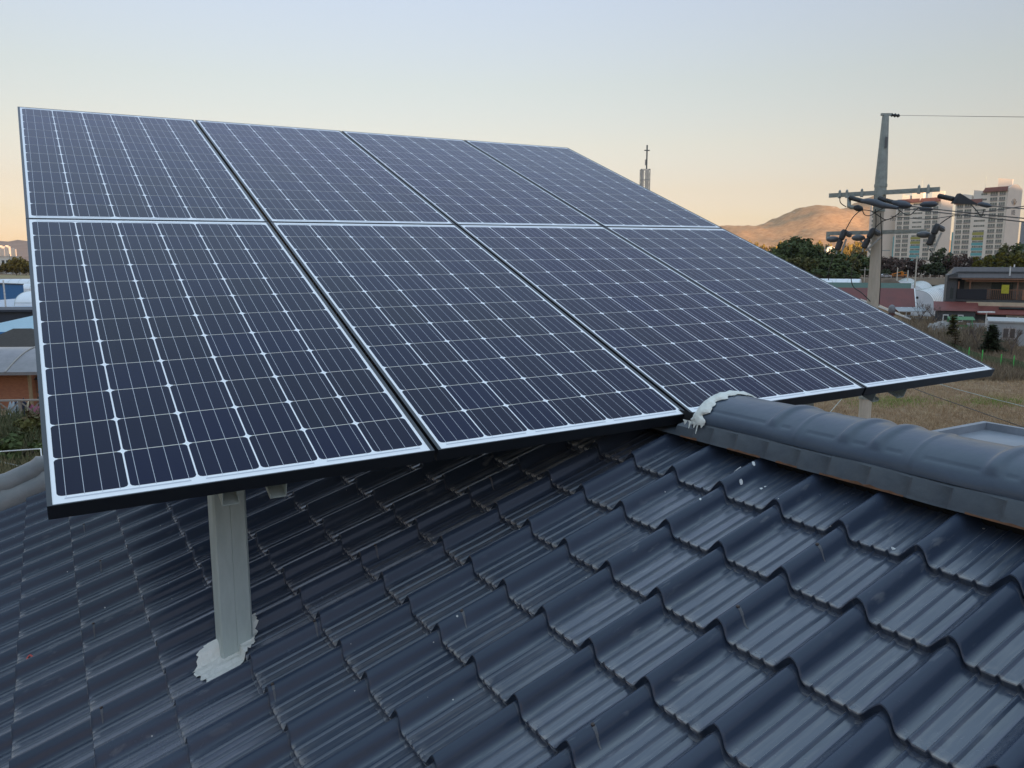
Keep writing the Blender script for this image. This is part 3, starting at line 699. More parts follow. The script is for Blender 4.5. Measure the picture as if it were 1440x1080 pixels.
# yellow-green trees on the right, about 250 m away
YG = 'yellow-green trees at the right edge'
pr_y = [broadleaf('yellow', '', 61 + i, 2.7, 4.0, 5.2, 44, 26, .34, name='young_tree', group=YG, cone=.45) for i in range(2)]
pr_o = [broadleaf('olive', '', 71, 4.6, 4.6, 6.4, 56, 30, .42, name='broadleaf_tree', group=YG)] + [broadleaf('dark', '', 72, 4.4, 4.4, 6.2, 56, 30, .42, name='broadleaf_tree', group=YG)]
ap = pr_y + pr_o; used = set()
for (x, ty, F, k, sc, lb) in [
 (1374, 361, 262, 0, .9, 'slim yellow tree at the left end of the right-hand row'),
 (1391, 358, 264, 1, .9, 'slim yellow-green tree second from the left of the right-hand row'),
 (1409, 355, 262, 0, 1., 'slim yellow tree in the middle of the right-hand row'),
 (1427, 357, 262, 1, .95, 'slim yellow-green tree near the right picture edge'),
 (1443, 354, 262, 0, 1., 'slim yellow tree cut by the right picture edge'),
 (1421, 344, 280, 2, 1.05, 'large olive tree behind the yellow row, under the apartment end wall'),
 (1440, 342, 284, 3, 1.15, 'large dark tree at the right picture edge behind the yellow row'),
 (1400, 354, 284, 3, .85, 'dark tree behind the gap of the yellow row'),
 (1383, 360, 284, 2, .75, 'olive tree behind the left end of the yellow row'),
 (1418, 374, 250, 3, .6, 'low dark tree below the yellow row above the dark roof'),
 (1386, 375, 250, 2, .5, 'low olive tree below the left of the yellow row')]:
    o = ap[k] if k not in used else copy_tree(ap[k]); used.add(k); top = 9 + (369 - ty) * F / 1103; h0 = [9.2, 9.2, 11., 10.6][k]; zb = 2.2
    put(o, P(gx(x, F), F, zb), random.uniform(0, 6), (sc, sc, max(.3, (top - zb) / h0)), lb)
# far golden tree line in the sun
FAR = 'golden trees in the last sun below the mountain'
pg = [broadleaf('gold', '', 81 + i, 7, 5.5, 7, 40, 24, .9, name='golden_tree', group=FAR) for i in range(2)]; used = set()
for i, x in enumerate(range(1020, 1246, 13)):
    k = i % 2; o = pg[k] if k not in used else copy_tree(pg[k]); used.add(k)
    F = 1250 + 40 * math.sin(i * 2.3); top = 9 + (369 - (346 + 3 * math.sin(i * 1.7))) * F / 1103
    put(o, P(gx(x, F), F, 0), i, (1.7, 1.3, top / 12.), 'golden sunlit tree in the far row below the mountain')
mb = MB(); o = thing('farm_building', 'tiny white building glowing in the sun below the mountain', 'building', P(gx(1168, 1180), 1180, 0), (0, 0, -HEAD))
mb.box(-7, 7, 0, 8, 0, 30); mb.build('wall', mat('white_wall', (.75, .73, .68), .7), o); mb = MB(); mb.prism([(-7.6, 30.02), (7.6, 30.02), (0, 33)], -.5, 8.5); mb.build('roof', mat('pale_roof', (.55, .52, .48), .6), o)

# ---------------------------------------------------------------- apartment blocks
M_APT = mat('apartment_paint', (.78, .71, .62), .8, scale=.2, var=.05); M_APT2 = mat('apartment_end_wall', (.72, .63, .54), .8, scale=.15, var=.04)
M_RED = mat('red_tile_roof', (.20, .085, .065), .7, scale=1.); M_GLASS = mat('window_glass', (.10, .13, .12), .15, col2=(.26, .28, .25), scale=.5, spec=.6); M_RAIL = mat('balcony_glass', (.30, .28, .26), .5, col2=(.36, .33, .31), scale=.3)
M_TEAL = mat('turquoise_paint', (.16, .42, .44), .75, var=.05); M_YEL = mat('mustard_paint', (.36, .34, .10), .75, var=.05); M_DK = mat('dark_glass', (.05, .06, .06), .2)
def window_proto(parent, w, h, rail=True):
    mb = MB(); mb.box(-w / 2, w / 2, -.06, -.004, 0, h, 0)
    if rail: mb.box(-w / 2 + .1, w / 2 - .1, -.30, -.10, .1, h * .38, 1)
    n = 3 if w > 2.4 else 2
    for i in range(1, n): mb.box(-w / 2 + w * i / n - .05, -w / 2 + w * i / n + .05, -.10, -.062, h * .05, h - .05, 2)
    mb.box(-w / 2 - .12, -w / 2, -.12, -.004, 0, h, 2); mb.box(w / 2, w / 2 + .12, -.12, -.004, 0, h, 2)
    o = mb.build('window', [M_GLASS, M_RAIL, M_APT], parent); return o
def apartment(label, F, xc, ang, Lw, D, ztop, fl, drop, number, colour_rows, emblem=False):
    o = thing('apartment_block', label, 'apartment building', P(gx(xc, F), F, 0), (0, 0, -HEAD - R(ang)), group='apartment blocks')
    H = ztop; FH = 2.85; hl = Lw * .53
    mb = MB(); mb.box(0, hl, 0, D, 0, H - drop); mb.box(hl, Lw, 0.002, D - .002, 0, H); mb.build('wall', M_APT, o)
    mb = MB(); mb.box(Lw, Lw + .5, -.4, D + .3, 0, H + 1.2)
    n = 14; mb.prism([(-.4 + (D + .7) * i / n, H + 1.21 + 2.4 * math.sin(math.pi * i / n)) for i in range(n + 1)], Lw, Lw + .5, 'x'); mb.build('end_wall', M_APT2, o)
    mb = MB()
    for (a, b, zz) in ((-.5, hl - .02, H - drop), (hl + .02, Lw - .02, H)):
        mb.add([(a, -.9, zz), (b, -.9, zz), (b, .05, zz + 2.2), (a + .9, .05, zz + 2.2), (a, -.9, zz - .35), (b, -.9, zz - .35), (b, .05, zz - .0), (a, .05, zz - .0)], [(0, 1, 2, 3), (4, 5, 1, 0), (5, 6, 2, 1), (7, 4, 0, 3), (3, 2, 6, 7), (4, 7, 6, 5)])
    mb.build('roof', M_RED, o)
    for (a, b, y0, y1, zt) in ((hl * .05, hl * .42, D * .35, D * .75, 5.8), (hl * .5, hl * .98, D * .30, D * .7, 7.6)):
        mb = MB(); mb.prism([(a, H - drop), (b, H - drop), (b, H - drop + zt * .82), (a, H - drop + zt)], y0, y1); mb.build('stair_tower', M_APT, o)
    mb = MB(); mb.prism([(hl + (Lw - hl) * .38, H), (Lw - .6, H), (Lw - .6, H + 6.2), (hl + (Lw - hl) * .38, H + 7.4)], D * .35, D * .42); mb.build('roof_fin', M_APT, o)
    mb = MB(); mb.tube([(hl * .8, D * .5, H - drop + 7), (hl * .8, D * .5, H - drop + 15)], .12, 5); mb.build('mast', M_GALV, o)
    cols = [(Lw * .10, 3.1, 1), (Lw * .26, 3.6, 1), (Lw * .445, 3., 0), (Lw * .555, 3., 0), (Lw * .745, 3.6, 1), (Lw * .905, 3., 1)]
    pro = {}
    for k in range(fl):
        z = H - FH * (k + 1) + .35
        for ci, (cx, w, big) in enumerate(cols):
            zz = z if ci >= 3 else z - (drop % FH if drop else 0)
            if ci < 3 and zz + 2.4 > H - drop: continue
            if ci == 2: cx, zz2 = Lw * .455, zz
            key = (w, big)
            if key not in pro: q = window_proto(o, w, 2.05 if big else .95, bool(big)); pro[key] = q
            else: q = pro[key].copy(); COL.objects.link(q); q.parent = o
            q.location = (cx, 0 if ci >= 3 or True else 0, zz + (0 if big else .75))
        if k in colour_rows:
            mb = MB(); mb.box(Lw * .385, Lw * .61, -.05, -.0035, z - .9, z + .65); mb.build('stair_panel', M_TEAL if colour_rows[k] == 't' else M_YEL, o)
    mb = MB(); mb.box(-.01, .0, 0, 0, 0, 0)
    mb = MB(); mb.box(-.9, -.05, .4, .8, 0, H * .55); mb.build('drain_strip', M_TEAL, o)
    def text(s, size, y, z):
        c = bpy.data.curves.new('number', 'FONT'); c.body = s; c.size = size; c.extrude = .03; c.align_x = 'CENTER'
        tmp = bpy.data.objects.new('tmp', c); COL.objects.link(tmp); dg = bpy.context.evaluated_depsgraph_get(); me = bpy.data.meshes.new_from_object(tmp.evaluated_get(dg)); bpy.data.objects.remove(tmp)
        me.materials.clear(); me.materials.append(mat('sign_grey', (.09, .09, .10), .7)); q = bpy.data.objects.new('number', me); COL.objects.link(q); q.parent = o
        q.rotation_euler = (R(90), 0, R(90)); q.location = (Lw + .56, y, z)
    if number: text(number, 3.6, D * .45, H - 12.6)
    if emblem:
        for i, (a, c) in enumerate(((-48, 'g'), (-26, 'g'), (-4, 'o'), (20, 'o'), (44, 'b'))):
            mb = MB(); d = Vector((0, math.sin(R(a)), math.cos(R(a)))); c0 = Vector((Lw + .56, D * .45, H - 8.6)); ln = 3.6 if c == 'o' else 2.4
            mb.bar(c0 + d * (1.0 if c == 'o' else 2.2), c0 + d * ((1.0 if c == 'o' else 2.2) + ln), .5, .08, (1, 0, 0)); 
            mb.build('emblem', mat('emblem_' + c, {'g': (.22, .22, .24), 'o': (.34, .17, .07), 'b': (.22, .13, .09)}[c], .6), o)
        text('- - -', 1.6, D * .45, H - 2.4) if False else None
    return o
apartment('right-hand apartment block with emblem and number on its end wall', 455, 1337, 53, 26.5, 17, 47.5, 13, 5.7, '105', {8: 'y', 7: 'y', 9: 't', 10: 't', 11: 't', 12: 't'}, True)
apartment('middle apartment block behind the pole with mustard and turquoise stair panels', 520, 1255, 50, 27, 17, 47.0, 13, 0, '', {8: 'y', 7: 'y', 9: 't', 10: 't', 11: 't', 12: 't'})
o = thing('apartment_block', 'plain pale apartment gable partly hidden behind the utility pole', 'apartment building', P(gx(1221, 530), 530, 0), (0, 0, -HEAD - R(20)), group='apartment blocks')
mb = MB(); mb.box(0, 15.2, 0, 14, 0, 47); mb.prism([(0, 47.01), (15.2, 47.01), (13, 49.5), (3, 53)], 2, 12); mb.build('wall', M_APT2, o)
for k in range(12):
    mb = MB(); mb.box(.4, 1.5, -.05, -.004, 44 - 2.85 * k, 45.5 - 2.85 * k); mb.build('window', M_GLASS, o)
c = bpy.data.curves.new('number', 'FONT'); c.body = '103'; c.size = 2.6; c.extrude = .03; tmp = bpy.data.objects.new('tmp', c); COL.objects.link(tmp)
me = bpy.data.meshes.new_from_object(tmp.evaluated_get(bpy.context.evaluated_depsgraph_get())); bpy.data.objects.remove(tmp); me.materials.clear(); me.materials.append(mat('sign_grey', (.09, .09, .10), .7))
q = bpy.data.objects.new('number', me); COL.objects.link(q); q.parent = o; q.rotation_euler = (R(90), 0, 0); q.location = (11.0, -.06, 36.2)
o = thing('apartment_block', 'blue-grey tower just visible at the right picture edge', 'apartment building', P(gx(1437, 640), 640, 0), (0, 0, -HEAD - R(20)), group='apartment blocks')
mb = MB(); mb.box(0, 22, 0, 14, 0, 42); mb.build('wall', mat('blue_tower', (.16, .20, .25), .6), o)
for k in range(12):
    mb = MB(); mb.box(.5, 9, -.05, -.004, 38.5 - 2.9 * k, 39.9 - 2.9 * k); mb.build('window_band', M_GLASS, o)
# ---------------------------------------------------------------- church steeple
SF = 190
o = thing('church_steeple', 'thin grey lattice church steeple topped with a cross', 'steeple', P(gx(904, SF), SF, 0))
zt = at(904, 238, SF).z; mb = MB(); hw = .98
for sx_ in (-1, 1):
    for sy_ in (-1, 1): mb.bar(RV * (sx_ * hw) + FV * (sy_ * hw) + Vector((0, 0, -9 + 9)), RV * (sx_ * hw) + FV * (sy_ * hw) + Vector((0, 0, zt)), .15, .15)
for k in range(9):
    z = zt - .1 - 2.35 * k
    for (a, b, c_, d_) in ((-1, -1, 1, -1), (1, -1, 1, 1), (1, 1, -1, 1), (-1, 1, -1, -1)):
        mb.bar(RV * (a * hw) + FV * (b * hw) + Vector((0, 0, z)), RV * (c_ * hw) + FV * (d_ * hw) + Vector((0, 0, z)), .14, .14)
        if k < 8: mb.bar(RV * (a * hw) + FV * (b * hw) + Vector((0, 0, z)), RV * (c_ * hw) + FV * (d_ * hw) + Vector((0, 0, z - 2.35)), .06, .06)
M_STEEP = mat('steeple_steel', (.38, .37, .35), .6, metal=.0); mb.build('lattice', M_STEEP, o)
mb = MB(); 
for (a, b) in ((-.55, -.1), (.2, .6)): mb.box(0, 0, 0, 0, 0, 0)
mb = MB(); mb.bar(RV * -.62 + Vector((0, 0, zt - 4.9)), RV * -.62 + Vector((0, 0, zt - .2)), .7, .05, FV); mb.bar(RV * .45 + Vector((0, 0, zt - 4.9)), RV * .45 + Vector((0, 0, zt - .2)), .9, .05, FV); mb.build('cladding', mat('steeple_panel', (.68, .62, .54), .7), o)
ztop = at(906, 204, SF).z; zar = at(906, 211.5, SF).z
mb = MB(); c0 = RV * .32; mb.bar(c0 + Vector((0, 0, zt)), c0 + Vector((0, 0, ztop)), .24, .24); mb.bar(c0 - RV * .62 + Vector((0, 0, zar)), c0 - RV * .12 + Vector((0, 0, zar)), .26, .22); mb.bar(c0 + RV * .12 + Vector((0, 0, zar)), c0 + RV * .62 + Vector((0, 0, zar)), .26, .22); mb.build('cross', mat('cross_steel', (.13, .14, .14), .5), o)
mb = MB(); mb.bar(c0 - RV * .30 + Vector((0, 0, zt + .9)), c0 - RV * .30 + Vector((0, 0, zt + 2.2)), .16, .16); mb.build('antenna', M_STEEP, o)

# ---------------------------------------------------------------- utility pole
PF = 21.
pb = P(gx(1217.5, PF), PF, 0); pb = Vector((at(1233, 340, PF).x, at(1233, 340, PF).y, 0))
up_ = thing('utility_pole', 'tall concrete utility pole with two steel crossarms and tapered steel top', 'utility pole', pb)
M_CONC = mat('pole_concrete', (.42, .37, .30), .85, col2=(.54, .48, .40), scale=3, stretch=(6, 6, .8), bump=.2); M_ARM = mat('crossarm_steel', (.30, .33, .31), .5, metal=.3, scale=8); M_POLY = mat('dark_insulator', (.030, .032, .034), .45); M_COV = mat('blue_grey_cover', (.055, .064, .082), .5); M_WIRE = mat('wire', (.018, .018, .018), .5); M_PORC = mat('grey_porcelain', (.10, .11, .12), .3)
def up(z): return Vector((pb.x, pb.y, z))
zj = at(1233, 284, PF).z; ztp = at(1247, 163, PF).z
mb = MB(); mb.tube([up(-1), up(zj + .2)], [.19, .125], 20); mb.build('concrete_shaft', M_CONC, up_, world=True, smooth=40)
mb = MB(); mb.tube([up(zj - .25), up(zj + .25), up(zj + .6), up(ztp - .05), up(ztp)], [.150, .150, .148, .085, .08], 16); mb.build('steel_top', M_ARM, up_, world=True, smooth=40)
mb = MB(); mb.tube([up(zj + .38), up(zj + .45)], .162, 16); mb.tube([up(zj - .1), up(zj - .02)], .162, 16); mb.tube([up(5.35), up(5.42)], .185, 16); mb.build('clamp_band', M_ARM, up_, world=True)
mb = MB(); mb.bar(up(zj + 1.35) - FV * .142, up(zj + 1.62) - FV * .138, .06, .02, FV); mb.build('number_plate', M_PORC, up_, world=True)
# rungs, cap bracket and small insulator at the top
mb = MB(); a = at(1239, 161, PF); b = at(1253, 161, PF); mb.bar(a, b, .06, .06); mb.build('top_bracket', M_ARM, up_, world=True)
mb = MB(); pts = [at(1252 + 2.2 * i, 161.4 + .25 * i, PF) for i in range(7)]; mb.tube(pts, [.02, .05, .025, .055, .025, .05, .02], 8); mb.build('insulator', M_POLY, up_, world=True)
def wire(name, pts, rad, label, parent=None, m=None):
    mb = MB(); V_ = [Vector(p) for p in pts]; out = []
    for i in range(len(V_) - 1):                              # Catmull-Rom through the points
        p0 = V_[max(i - 1, 0)]; p1 = V_[i]; p2 = V_[i + 1]; p3 = V_[min(i + 2, len(V_) - 1)]
        for k in range(7):
            t = k / 7; out.append(.5 * ((2 * p1) + (p2 - p0) * t + (2 * p0 - 5 * p1 + 4 * p2 - p3) * t * t + (3 * p1 - p0 - 3 * p2 + p3) * t ** 3))
    out.append(V_[-1]); mb.tube(out, rad, 6)
    o = mb.build(name, m or M_WIRE, parent, world=parent is not None, smooth=60)
    if parent is None: tag(o, label, 'power line', 'wires strung from the utility pole')
    return o
# crossarms (the right end is nearer)
def armpt(x, y, x0, F0, x1, F1): k = (x - x0) / (x1 - x0); return at(x, y, F0 + (F1 - F0) * k)
A0, A1 = (1163, 22.0), (1319, 20.1)
def ua(x, y, dF=0.): return at(x, y, 22.0 + (20.1 - 22.0) * (x - 1163) / 156 + dF)
za = ua(1233, 272).z; a0 = ua(1163, 275.5); a1 = ua(1316, 268.5); a0.z = a1.z = za
off = -FV * .17
mb = MB(); mb.bar(a0 + off, a1 + off, .09, .11); 
for i in range(14):
    p = a0.lerp(a1, (i + .5) / 14) + off - FV * .047; mb.bar(p, p - FV * .012 + Vector((0, 0, 0)), .07, .022)
mb.build('crossarm', M_ARM, up_, world=True)
zb = ua(1233, 327).z; b0 = ua(1161, 331.5); b1 = ua(1298, 323); b0.z = b1.z = zb
mb = MB(); mb.bar(b0 + off, b1 + off, .08, .10)
for i in range(10):
    p = b0.lerp(b1, (i + .5) / 10) + off - FV * .042; mb.bar(p, p - FV * .012, .09, .03)
mb.bar(b0 + off + Vector((0, 0, .05)), b0 + off + Vector((0, 0, -.16)), .09, .05); mb.build('crossarm', M_ARM, up_, world=True)
mb = MB(); mb.bar(b0.lerp(b1, .30) + off + Vector((0, 0, -.05)), up(zb - .75) - FV * .12, .035, .035); mb.build('brace', M_ARM, up_, world=True)
for x in (1181, 1191, 1212, 1236, 1292, 1305):
    mb = MB(); p = ua(x, 271, -.2); p.z = za; mb.tube([p - Vector((0, 0, .09)), p + Vector((0, 0, .10)), p + Vector((0, 0, .13))], [.045, .035, .012], 6); mb.build('bolt', M_ARM, up_, world=True)
def ribbed(p, q, r, n, name='strain_insulator', m=None):
    p, q = Vector(p), Vector(q); pts = []; rs = []
    for i in range(n * 2 + 1): pts.append(p.lerp(q, i / (n * 2))); rs.append(r if i % 2 else r * .72)
    mb = MB(); mb.tube(pts, rs, 10); return mb.build(name, m or M_POLY, up_, world=True)
def sleeve(pts, rs, name='conductor_cover', m=None):
    mb = MB(); mb.tube(pts, rs, 12); return mb.build(name, m or M_COV, up_, world=True, smooth=50)
# phase A (left), B (middle), C (right): strain insulator, then a cover, then the wire going right
ribbed(ua(1195, 278, -.25), ua(1214, 283, -.6), .062, 9)
sleeve([ua(1212, 283, -.6), ua(1220, 283, -.65), ua(1231, 285, -.75), ua(1242, 289, -.85), ua(1249, 290, -.9), ua(1263, 292.5, -1.)], [.045, .075, .092, .08, .062, .04])
ribbed(ua(1236, 279, -.25), ua(1258, 285, -.6), .060, 9)
sleeve([ua(1256, 284.5, -.6), ua(1262, 286, -.65), ua(1272, 288.5, -.7), ua(1277, 289, -.75), ua(1281, 289.5, -.8)], [.05, .085, .10, .07, .03])
ribbed(ua(1320, 275.5, -.1), ua(1341, 280, -.3), .064, 9)
mb = MB(); c1, c2, c3 = ua(1339, 286, -.3), ua(1348, 272, -.4), ua(1376, 288, -.6)
for s_ in (-1, 1): mb.v += [tuple(v + FV * (.07 * s_ * (.3 if i == 2 else 1))) for i, v in enumerate((c1, c2, c3))]
mb.f += [(0, 1, 2), (5, 4, 3), (0, 3, 4, 1), (1, 4, 5, 2), (2, 5, 3, 0)]; mb.mi += [0] * 5; mb.at += [0] * 5
mb.build('conductor_cover', M_COV, up_, world=True)
sleeve([ua(1376, 287, -.6), ua(1380, 287, -.62), ua(1389, 289, -.66), ua(1394, 290, -.7)], [.03, .055, .055, .02])
sleeve([ua(1294, 288, -.8), ua(1299, 287.5, -.8), ua(1314, 287, -.8), ua(1318, 287.5, -.8)], [.03, .07, .07, .03])
sleeve([ua(1293, 293, -.9), ua(1297, 294, -.9), ua(1306, 294.5, -.9), ua(1312, 294.5, -.9)], [.02, .055, .055, .02])
# elbow arrester on the left
sleeve([ua(1194, 277, -.2), ua(1194, 283, -.25), ua(1194, 290, -.3), ua(1197, 291.5, -.3), ua(1204, 292, -.3)], [.05, .05, .055, .055, .05], 'arrester_bracket', M_ARM)
sleeve([ua(1202, 292, -.3), ua(1206, 292.5, -.32), ua(1211, 294, -.35), ua(1213, 295, -.35)], [.06, .085, .07, .03], 'arrester', M_POLY)
# cutout fuses on the lower arm
def cutout(x, y, x2, y2, stick):
    dF = -.35; p = ua(x, y, dF); q = ua(x2, y2, dF - .12); d = (q - p)
    mb = MB(); mb.tube([p, p + d * .12, p + d * .45, p + d * .48, p + d * .53, p + d * .56, p + d * .95, q], [.05, .085, .075, .05, .05, .08, .08, .04], 10); mb.build('cutout_fuse', M_POLY, up_, world=True, smooth=50)
    mb = MB(); b_ = ua(x + 6, y + 7, dF + .1); mb.tube([p + d * .08, b_, ua(x + 7.5, y + 9, -.2)], [.06, .075, .05], 8); mb.build('fuse_bracket', M_PORC, up_, world=True)
    if stick:
        mb = MB(); mb.tube([ua(stick[0], stick[1], dF), ua(stick[2], stick[3], dF - .1)], .024, 6); mb.build('fuse_tube', mat('pale_tube', (.34, .34, .32), .5), up_, world=True)
    mb = MB(); e = ua(x2 - 1, y2 + 5, dF - .14); mb.tube([q, e], .02, 5); mb.build('fuse_contact', M_ARM, up_, world=True)
    return p, e
k1 = cutout(1188, 323, 1177, 352, (1190, 336, 1183, 357)); k2 = cutout(1229, 321, 1214, 349, (1240, 333, 1217, 353)); k3 = cutout(1319, 315, 1306, 345, (1324, 327, 1314, 349))
for (x, y) in ((1171, 336.5), (1207, 334.5), (1299, 330)):
    mb = MB(); c0 = ua(x, y, -.35); d = RV * .13; mb.tube([c0 - d * 1.3, c0 - d, c0 - d * .4, c0 + d * .4, c0 + d, c0 + d * 1.3], [.03, .06, .082, .082, .06, .03], 12); mb.build('ball_insulator', M_PORC, up_, world=True, smooth=50)
jum = [[(1211, 295), (1200, 305), (1192, 318), (1189, 324)], [(1213, 296), (1216, 302), (1224, 303), (1234, 297), (1246, 291)], [(1212, 295), (1226, 297), (1238, 305), (1247, 309), (1260, 303), (1266, 297)], [(1247, 309), (1240, 312), (1232, 319), (1230, 322)],
       [(1264, 295), (1272, 301), (1280, 302), (1286, 297), (1292, 292)], [(1340, 303), (1330, 309), (1322, 315)], [(1231, 294), (1232, 310), (1231, 322)], [(1176, 357), (1170, 366), (1166, 380), (1165, 394)], [(1213, 354), (1202, 368), (1197, 388), (1200, 403), (1212, 412), (1224, 424)],
       [(1306, 350), (1311, 356), (1310, 365), (1304, 366)], [(1366, 288), (1374, 297), (1380, 304), (1384, 294)], [(1181, 276), (1182, 285), (1190, 291)], [(1238, 300), (1240, 340), (1238, 400), (1236, 430)]]
for i, pts in enumerate(jum): wire('jumper_wire', [ua(x, y, -.45) for x, y in pts], .012, None, up_)
def run(pts): return [at(x, y, F) for x, y, F in pts]
wire('ground_wire', run([(1265, 162.2, 20.5), (1440, 164.5, 13), (1700, 166, 9)]), .0045, 'thin top wire running right from the tip of the utility pole')
wire('power_line', run([(1392, 289.5, 18.6), (1440, 293.5, 15.5), (1640, 308, 9)]), .012, 'upper thick wire leaving the right end of the crossarm')
wire('power_line', run([(1280, 290, 19.8), (1350, 298, 17.4), (1440, 307, 14.9), (1700, 330, 9)]), .012, 'middle of the three wires crossing the right apartment block')
wire('power_line', run([(1263, 292.5, 20), (1350, 302, 17.2), (1440, 312, 14.7), (1700, 338, 9)]), .012, 'lowest of the three wires crossing the right apartment block')
wire('power_line', run([(1253, 304, 20.2), (1300, 308, 19.), (1345, 303, 17.6), (1440, 290, 15)]), .009, 'slack thin wire sagging below the covered insulators')
wire('guy_wire', run([(1221, 515, 20.8), (1285, 546, 18), (1360, 573, 15), (1440, 601, 12.4), (1560, 643, 9.5)]), .008, 'dark cable running down from the pole above the dry field')
wire('guy_wire', run([(1225, 500, 20.9), (1310, 536, 19.5), (1382, 557, 18), (1440, 571.5, 17), (1600, 612, 15)]), .007, 'pale cable above the dry field, upper of two', m=M_GALV)
wire('guy_wire', run([(1217, 552, 20.8), (1188, 555, 19), (1160, 558, 17), (1120, 562, 15)]), .012, 'dark cable leaving the pole to the left behind the roof ridge')
wire('guy_wire', run([(1188, 556, 20.6), (1167, 580, 17), (1150, 600, 14)]), .008, 'short slanted stay wire just behind the roof ridge', m=M_GALV)
# ---------------------------------------------------------------- right middle ground
def local(name, label, cat, x, F, z=0., yaw=0., group=None): return thing(name, label, cat, P(gx(x, F), F, z), (0, 0, -HEAD - R(yaw)), group)
M_CORR = mat('corrugated_grey', (.25, .27, .28), .6, scale=2); M_CHAR = mat('charcoal_cladding', (.062, .066, .070), .6, scale=3); M_CREAM = mat('cream_wall', (.55, .44, .31), .8, scale=1); M_WOOD = mat('warm_wood', (.20, .095, .055), .7, col2=(.28, .15, .09), scale=4)
M_WHITE = mat('white_trim', (.72, .72, .70), .5); M_POLYT = mat('greenhouse_film', (.80, .83, .86), .35, col2=(.66, .70, .73), scale=.35); M_REDM = mat('red_metal_roof', (.17, .038, .030), .6, col2=(.12, .032, .027), scale=.5); M_PLAS = mat('grey_render', (.40, .415, .425), .85, col2=(.31, .325, .335), scale=.6, bump=.2)
# embankment and its road, car, truck, railing
mb = MB(); r0, r1 = gx(1090, 300), gx(1420, 300)
secs = [(296, .6), (299, 3.0), (299.5, 3.2), (309, 3.25), (330, 2.0), (345, 0)]
for f, z in secs:
    for i in range(24): mb.v.append(tuple(P(r0 + (r1 - r0) * i / 23, f + .6 * fbm(i * .7, f), z + .15 * fbm(i * .9, f * .1))))
for i in range(len(secs) - 1):
    for j in range(23):
        k = i * 24 + j; mb.f.append((k, k + 1, k + 25, k + 24)); mb.mi.append(0); mb.at.append(0)
tag(mb.build('embankment', mat('tan_earth', (.23, .17, .115), .95, col2=(.16, .12, .085), scale=.3)), kind='structure')
o = thing('guard_rail', 'low brown railing along the road on the embankment', 'railing', P((r0 + r1) / 2, 299.4, 3.2)); mb = MB()
n_ = 60
for i in range(n_ + 1):
    p = P(r0 + (r1 - r0) * i / n_, 299.4, 3.1); mb.bar(p, p + Vector((0, 0, 1.2)), .12, .12, FV)
mb.build('posts', mat('rail_brown', (.085, .055, .042), .7), o, world=True)
mb = MB()
for z in (3.75, 4.25): mb.bar(P(r0, 299.35, z), P(r1, 299.35, z), .06, .2)
mb.build('rail', mat('rail_brown', (.085, .055, .042), .7), o, world=True)
def wheel(mb, x, y, z, r, w=.2): mb.tube([(x, y - w / 2, z), (x, y + w / 2, z)], r, 14)
def car(label, x, F, z, yaw, m, name='parked_car'):
    o = local(name, label, 'car', x, F, z, yaw); mb = MB(); mb.prism([(-2.1, .3), (2.1, .3), (2.15, .75), (1.3, .88), (.7, 1.38), (-1.2, 1.42), (-1.9, .95), (-2.12, .85)], -.85, .85); mb.build('body', m, o)
    mb = MB(); mb.prism([(1.12, .92), (.66, 1.32), (-1.12, 1.36), (-1.62, .98)], -.87, .87); mb.build('window', M_DK, o)
    for (xx, yy) in ((1.3, -.8), (1.3, .8), (-1.3, -.8), (-1.3, .8)):
        mb = MB(); wheel(mb, xx, yy, .32, .32); mb.build('wheel', M_BLACK, o)
    return o
car('white car parked on the embankment road right of the pole', 1247, 303, 3.28, 8, mat('white_paint', (.70, .72, .74), .3))
o = local('utility_truck', 'orange truck parked on the embankment road right of the white car', 'truck', 1265, 303, 3.28, 4)
M_OR = mat('orange_paint', (.62, .22, .03), .4); mb = MB(); mb.prism([(1.2, .5), (2.7, .5), (2.75, 1.3), (2.35, 2.1), (1.2, 2.15)], -.9, .9); mb.build('cab', M_OR, o)
mb = MB(); mb.box(-2.9, 1.15, -.95, .95, .6, 1.1); mb.bar((-2.5, 0, 1.3), (1.4, 0, 2.4), .25, .25); mb.build('bed', M_OR, o); mb = MB(); mb.prism([(2.3, 1.35), (2.62, 1.35), (2.3, 2.0), (1.5, 2.0), (1.5, 1.35)], -.92, .92); mb.build('window', M_DK, o)
for (xx, yy) in ((1.9, -.85), (1.9, .85), (-1.8, -.85), (-1.8, .85)):
    mb = MB(); wheel(mb, xx, yy, .4, .4); mb.build('wheel', M_BLACK, o)
# greenhouses
def greenhouse(label, x, F, yaw, w, h, L_, wall=.9, z=0.):
    o = local('greenhouse', label, 'greenhouse', x, F, z, yaw, 'plastic greenhouses'); mb = MB(); n = 16; pr = [(-w / 2, 0), (-w / 2, wall)] + [(-w / 2 * math.cos(math.pi * i / n), wall + (h - wall) * math.sin(math.pi * i / n) ** .8) for i in range(1, n)] + [(w / 2, wall), (w / 2, 0)]
    mb.prism(pr, 0, L_); mb.build('film_cover', M_POLYT, o, smooth=40); mb = MB()
    for k in range(int(L_ / 3) + 1):
        y = k * 3.; 
        for i in range(1, len(pr) - 2): mb.bar((pr[i][0] * 1.004, y, pr[i][1] + .02), (pr[i + 1][0] * 1.004, y, pr[i + 1][1] + .02), .05, .05)
    for i in (2, len(pr) // 2, len(pr) - 3): mb.bar((pr[i][0] * 1.004, 0, pr[i][1] + .02), (pr[i][0] * 1.004, int(L_ / 3) * 3., pr[i][1] + .02), .05, .05)
    mb.build('hoops', M_GALV, o); mb = MB(); mb.box(-.6, .6, -.06, -.004, 0, 2.0); mb.build('door', M_POLYT, o); mb = MB(); mb.tube([(-.2, -.05, h * .72), (-.2, -.02, h * .72)], .22, 10); mb.build('vent', M_DK, o); return o
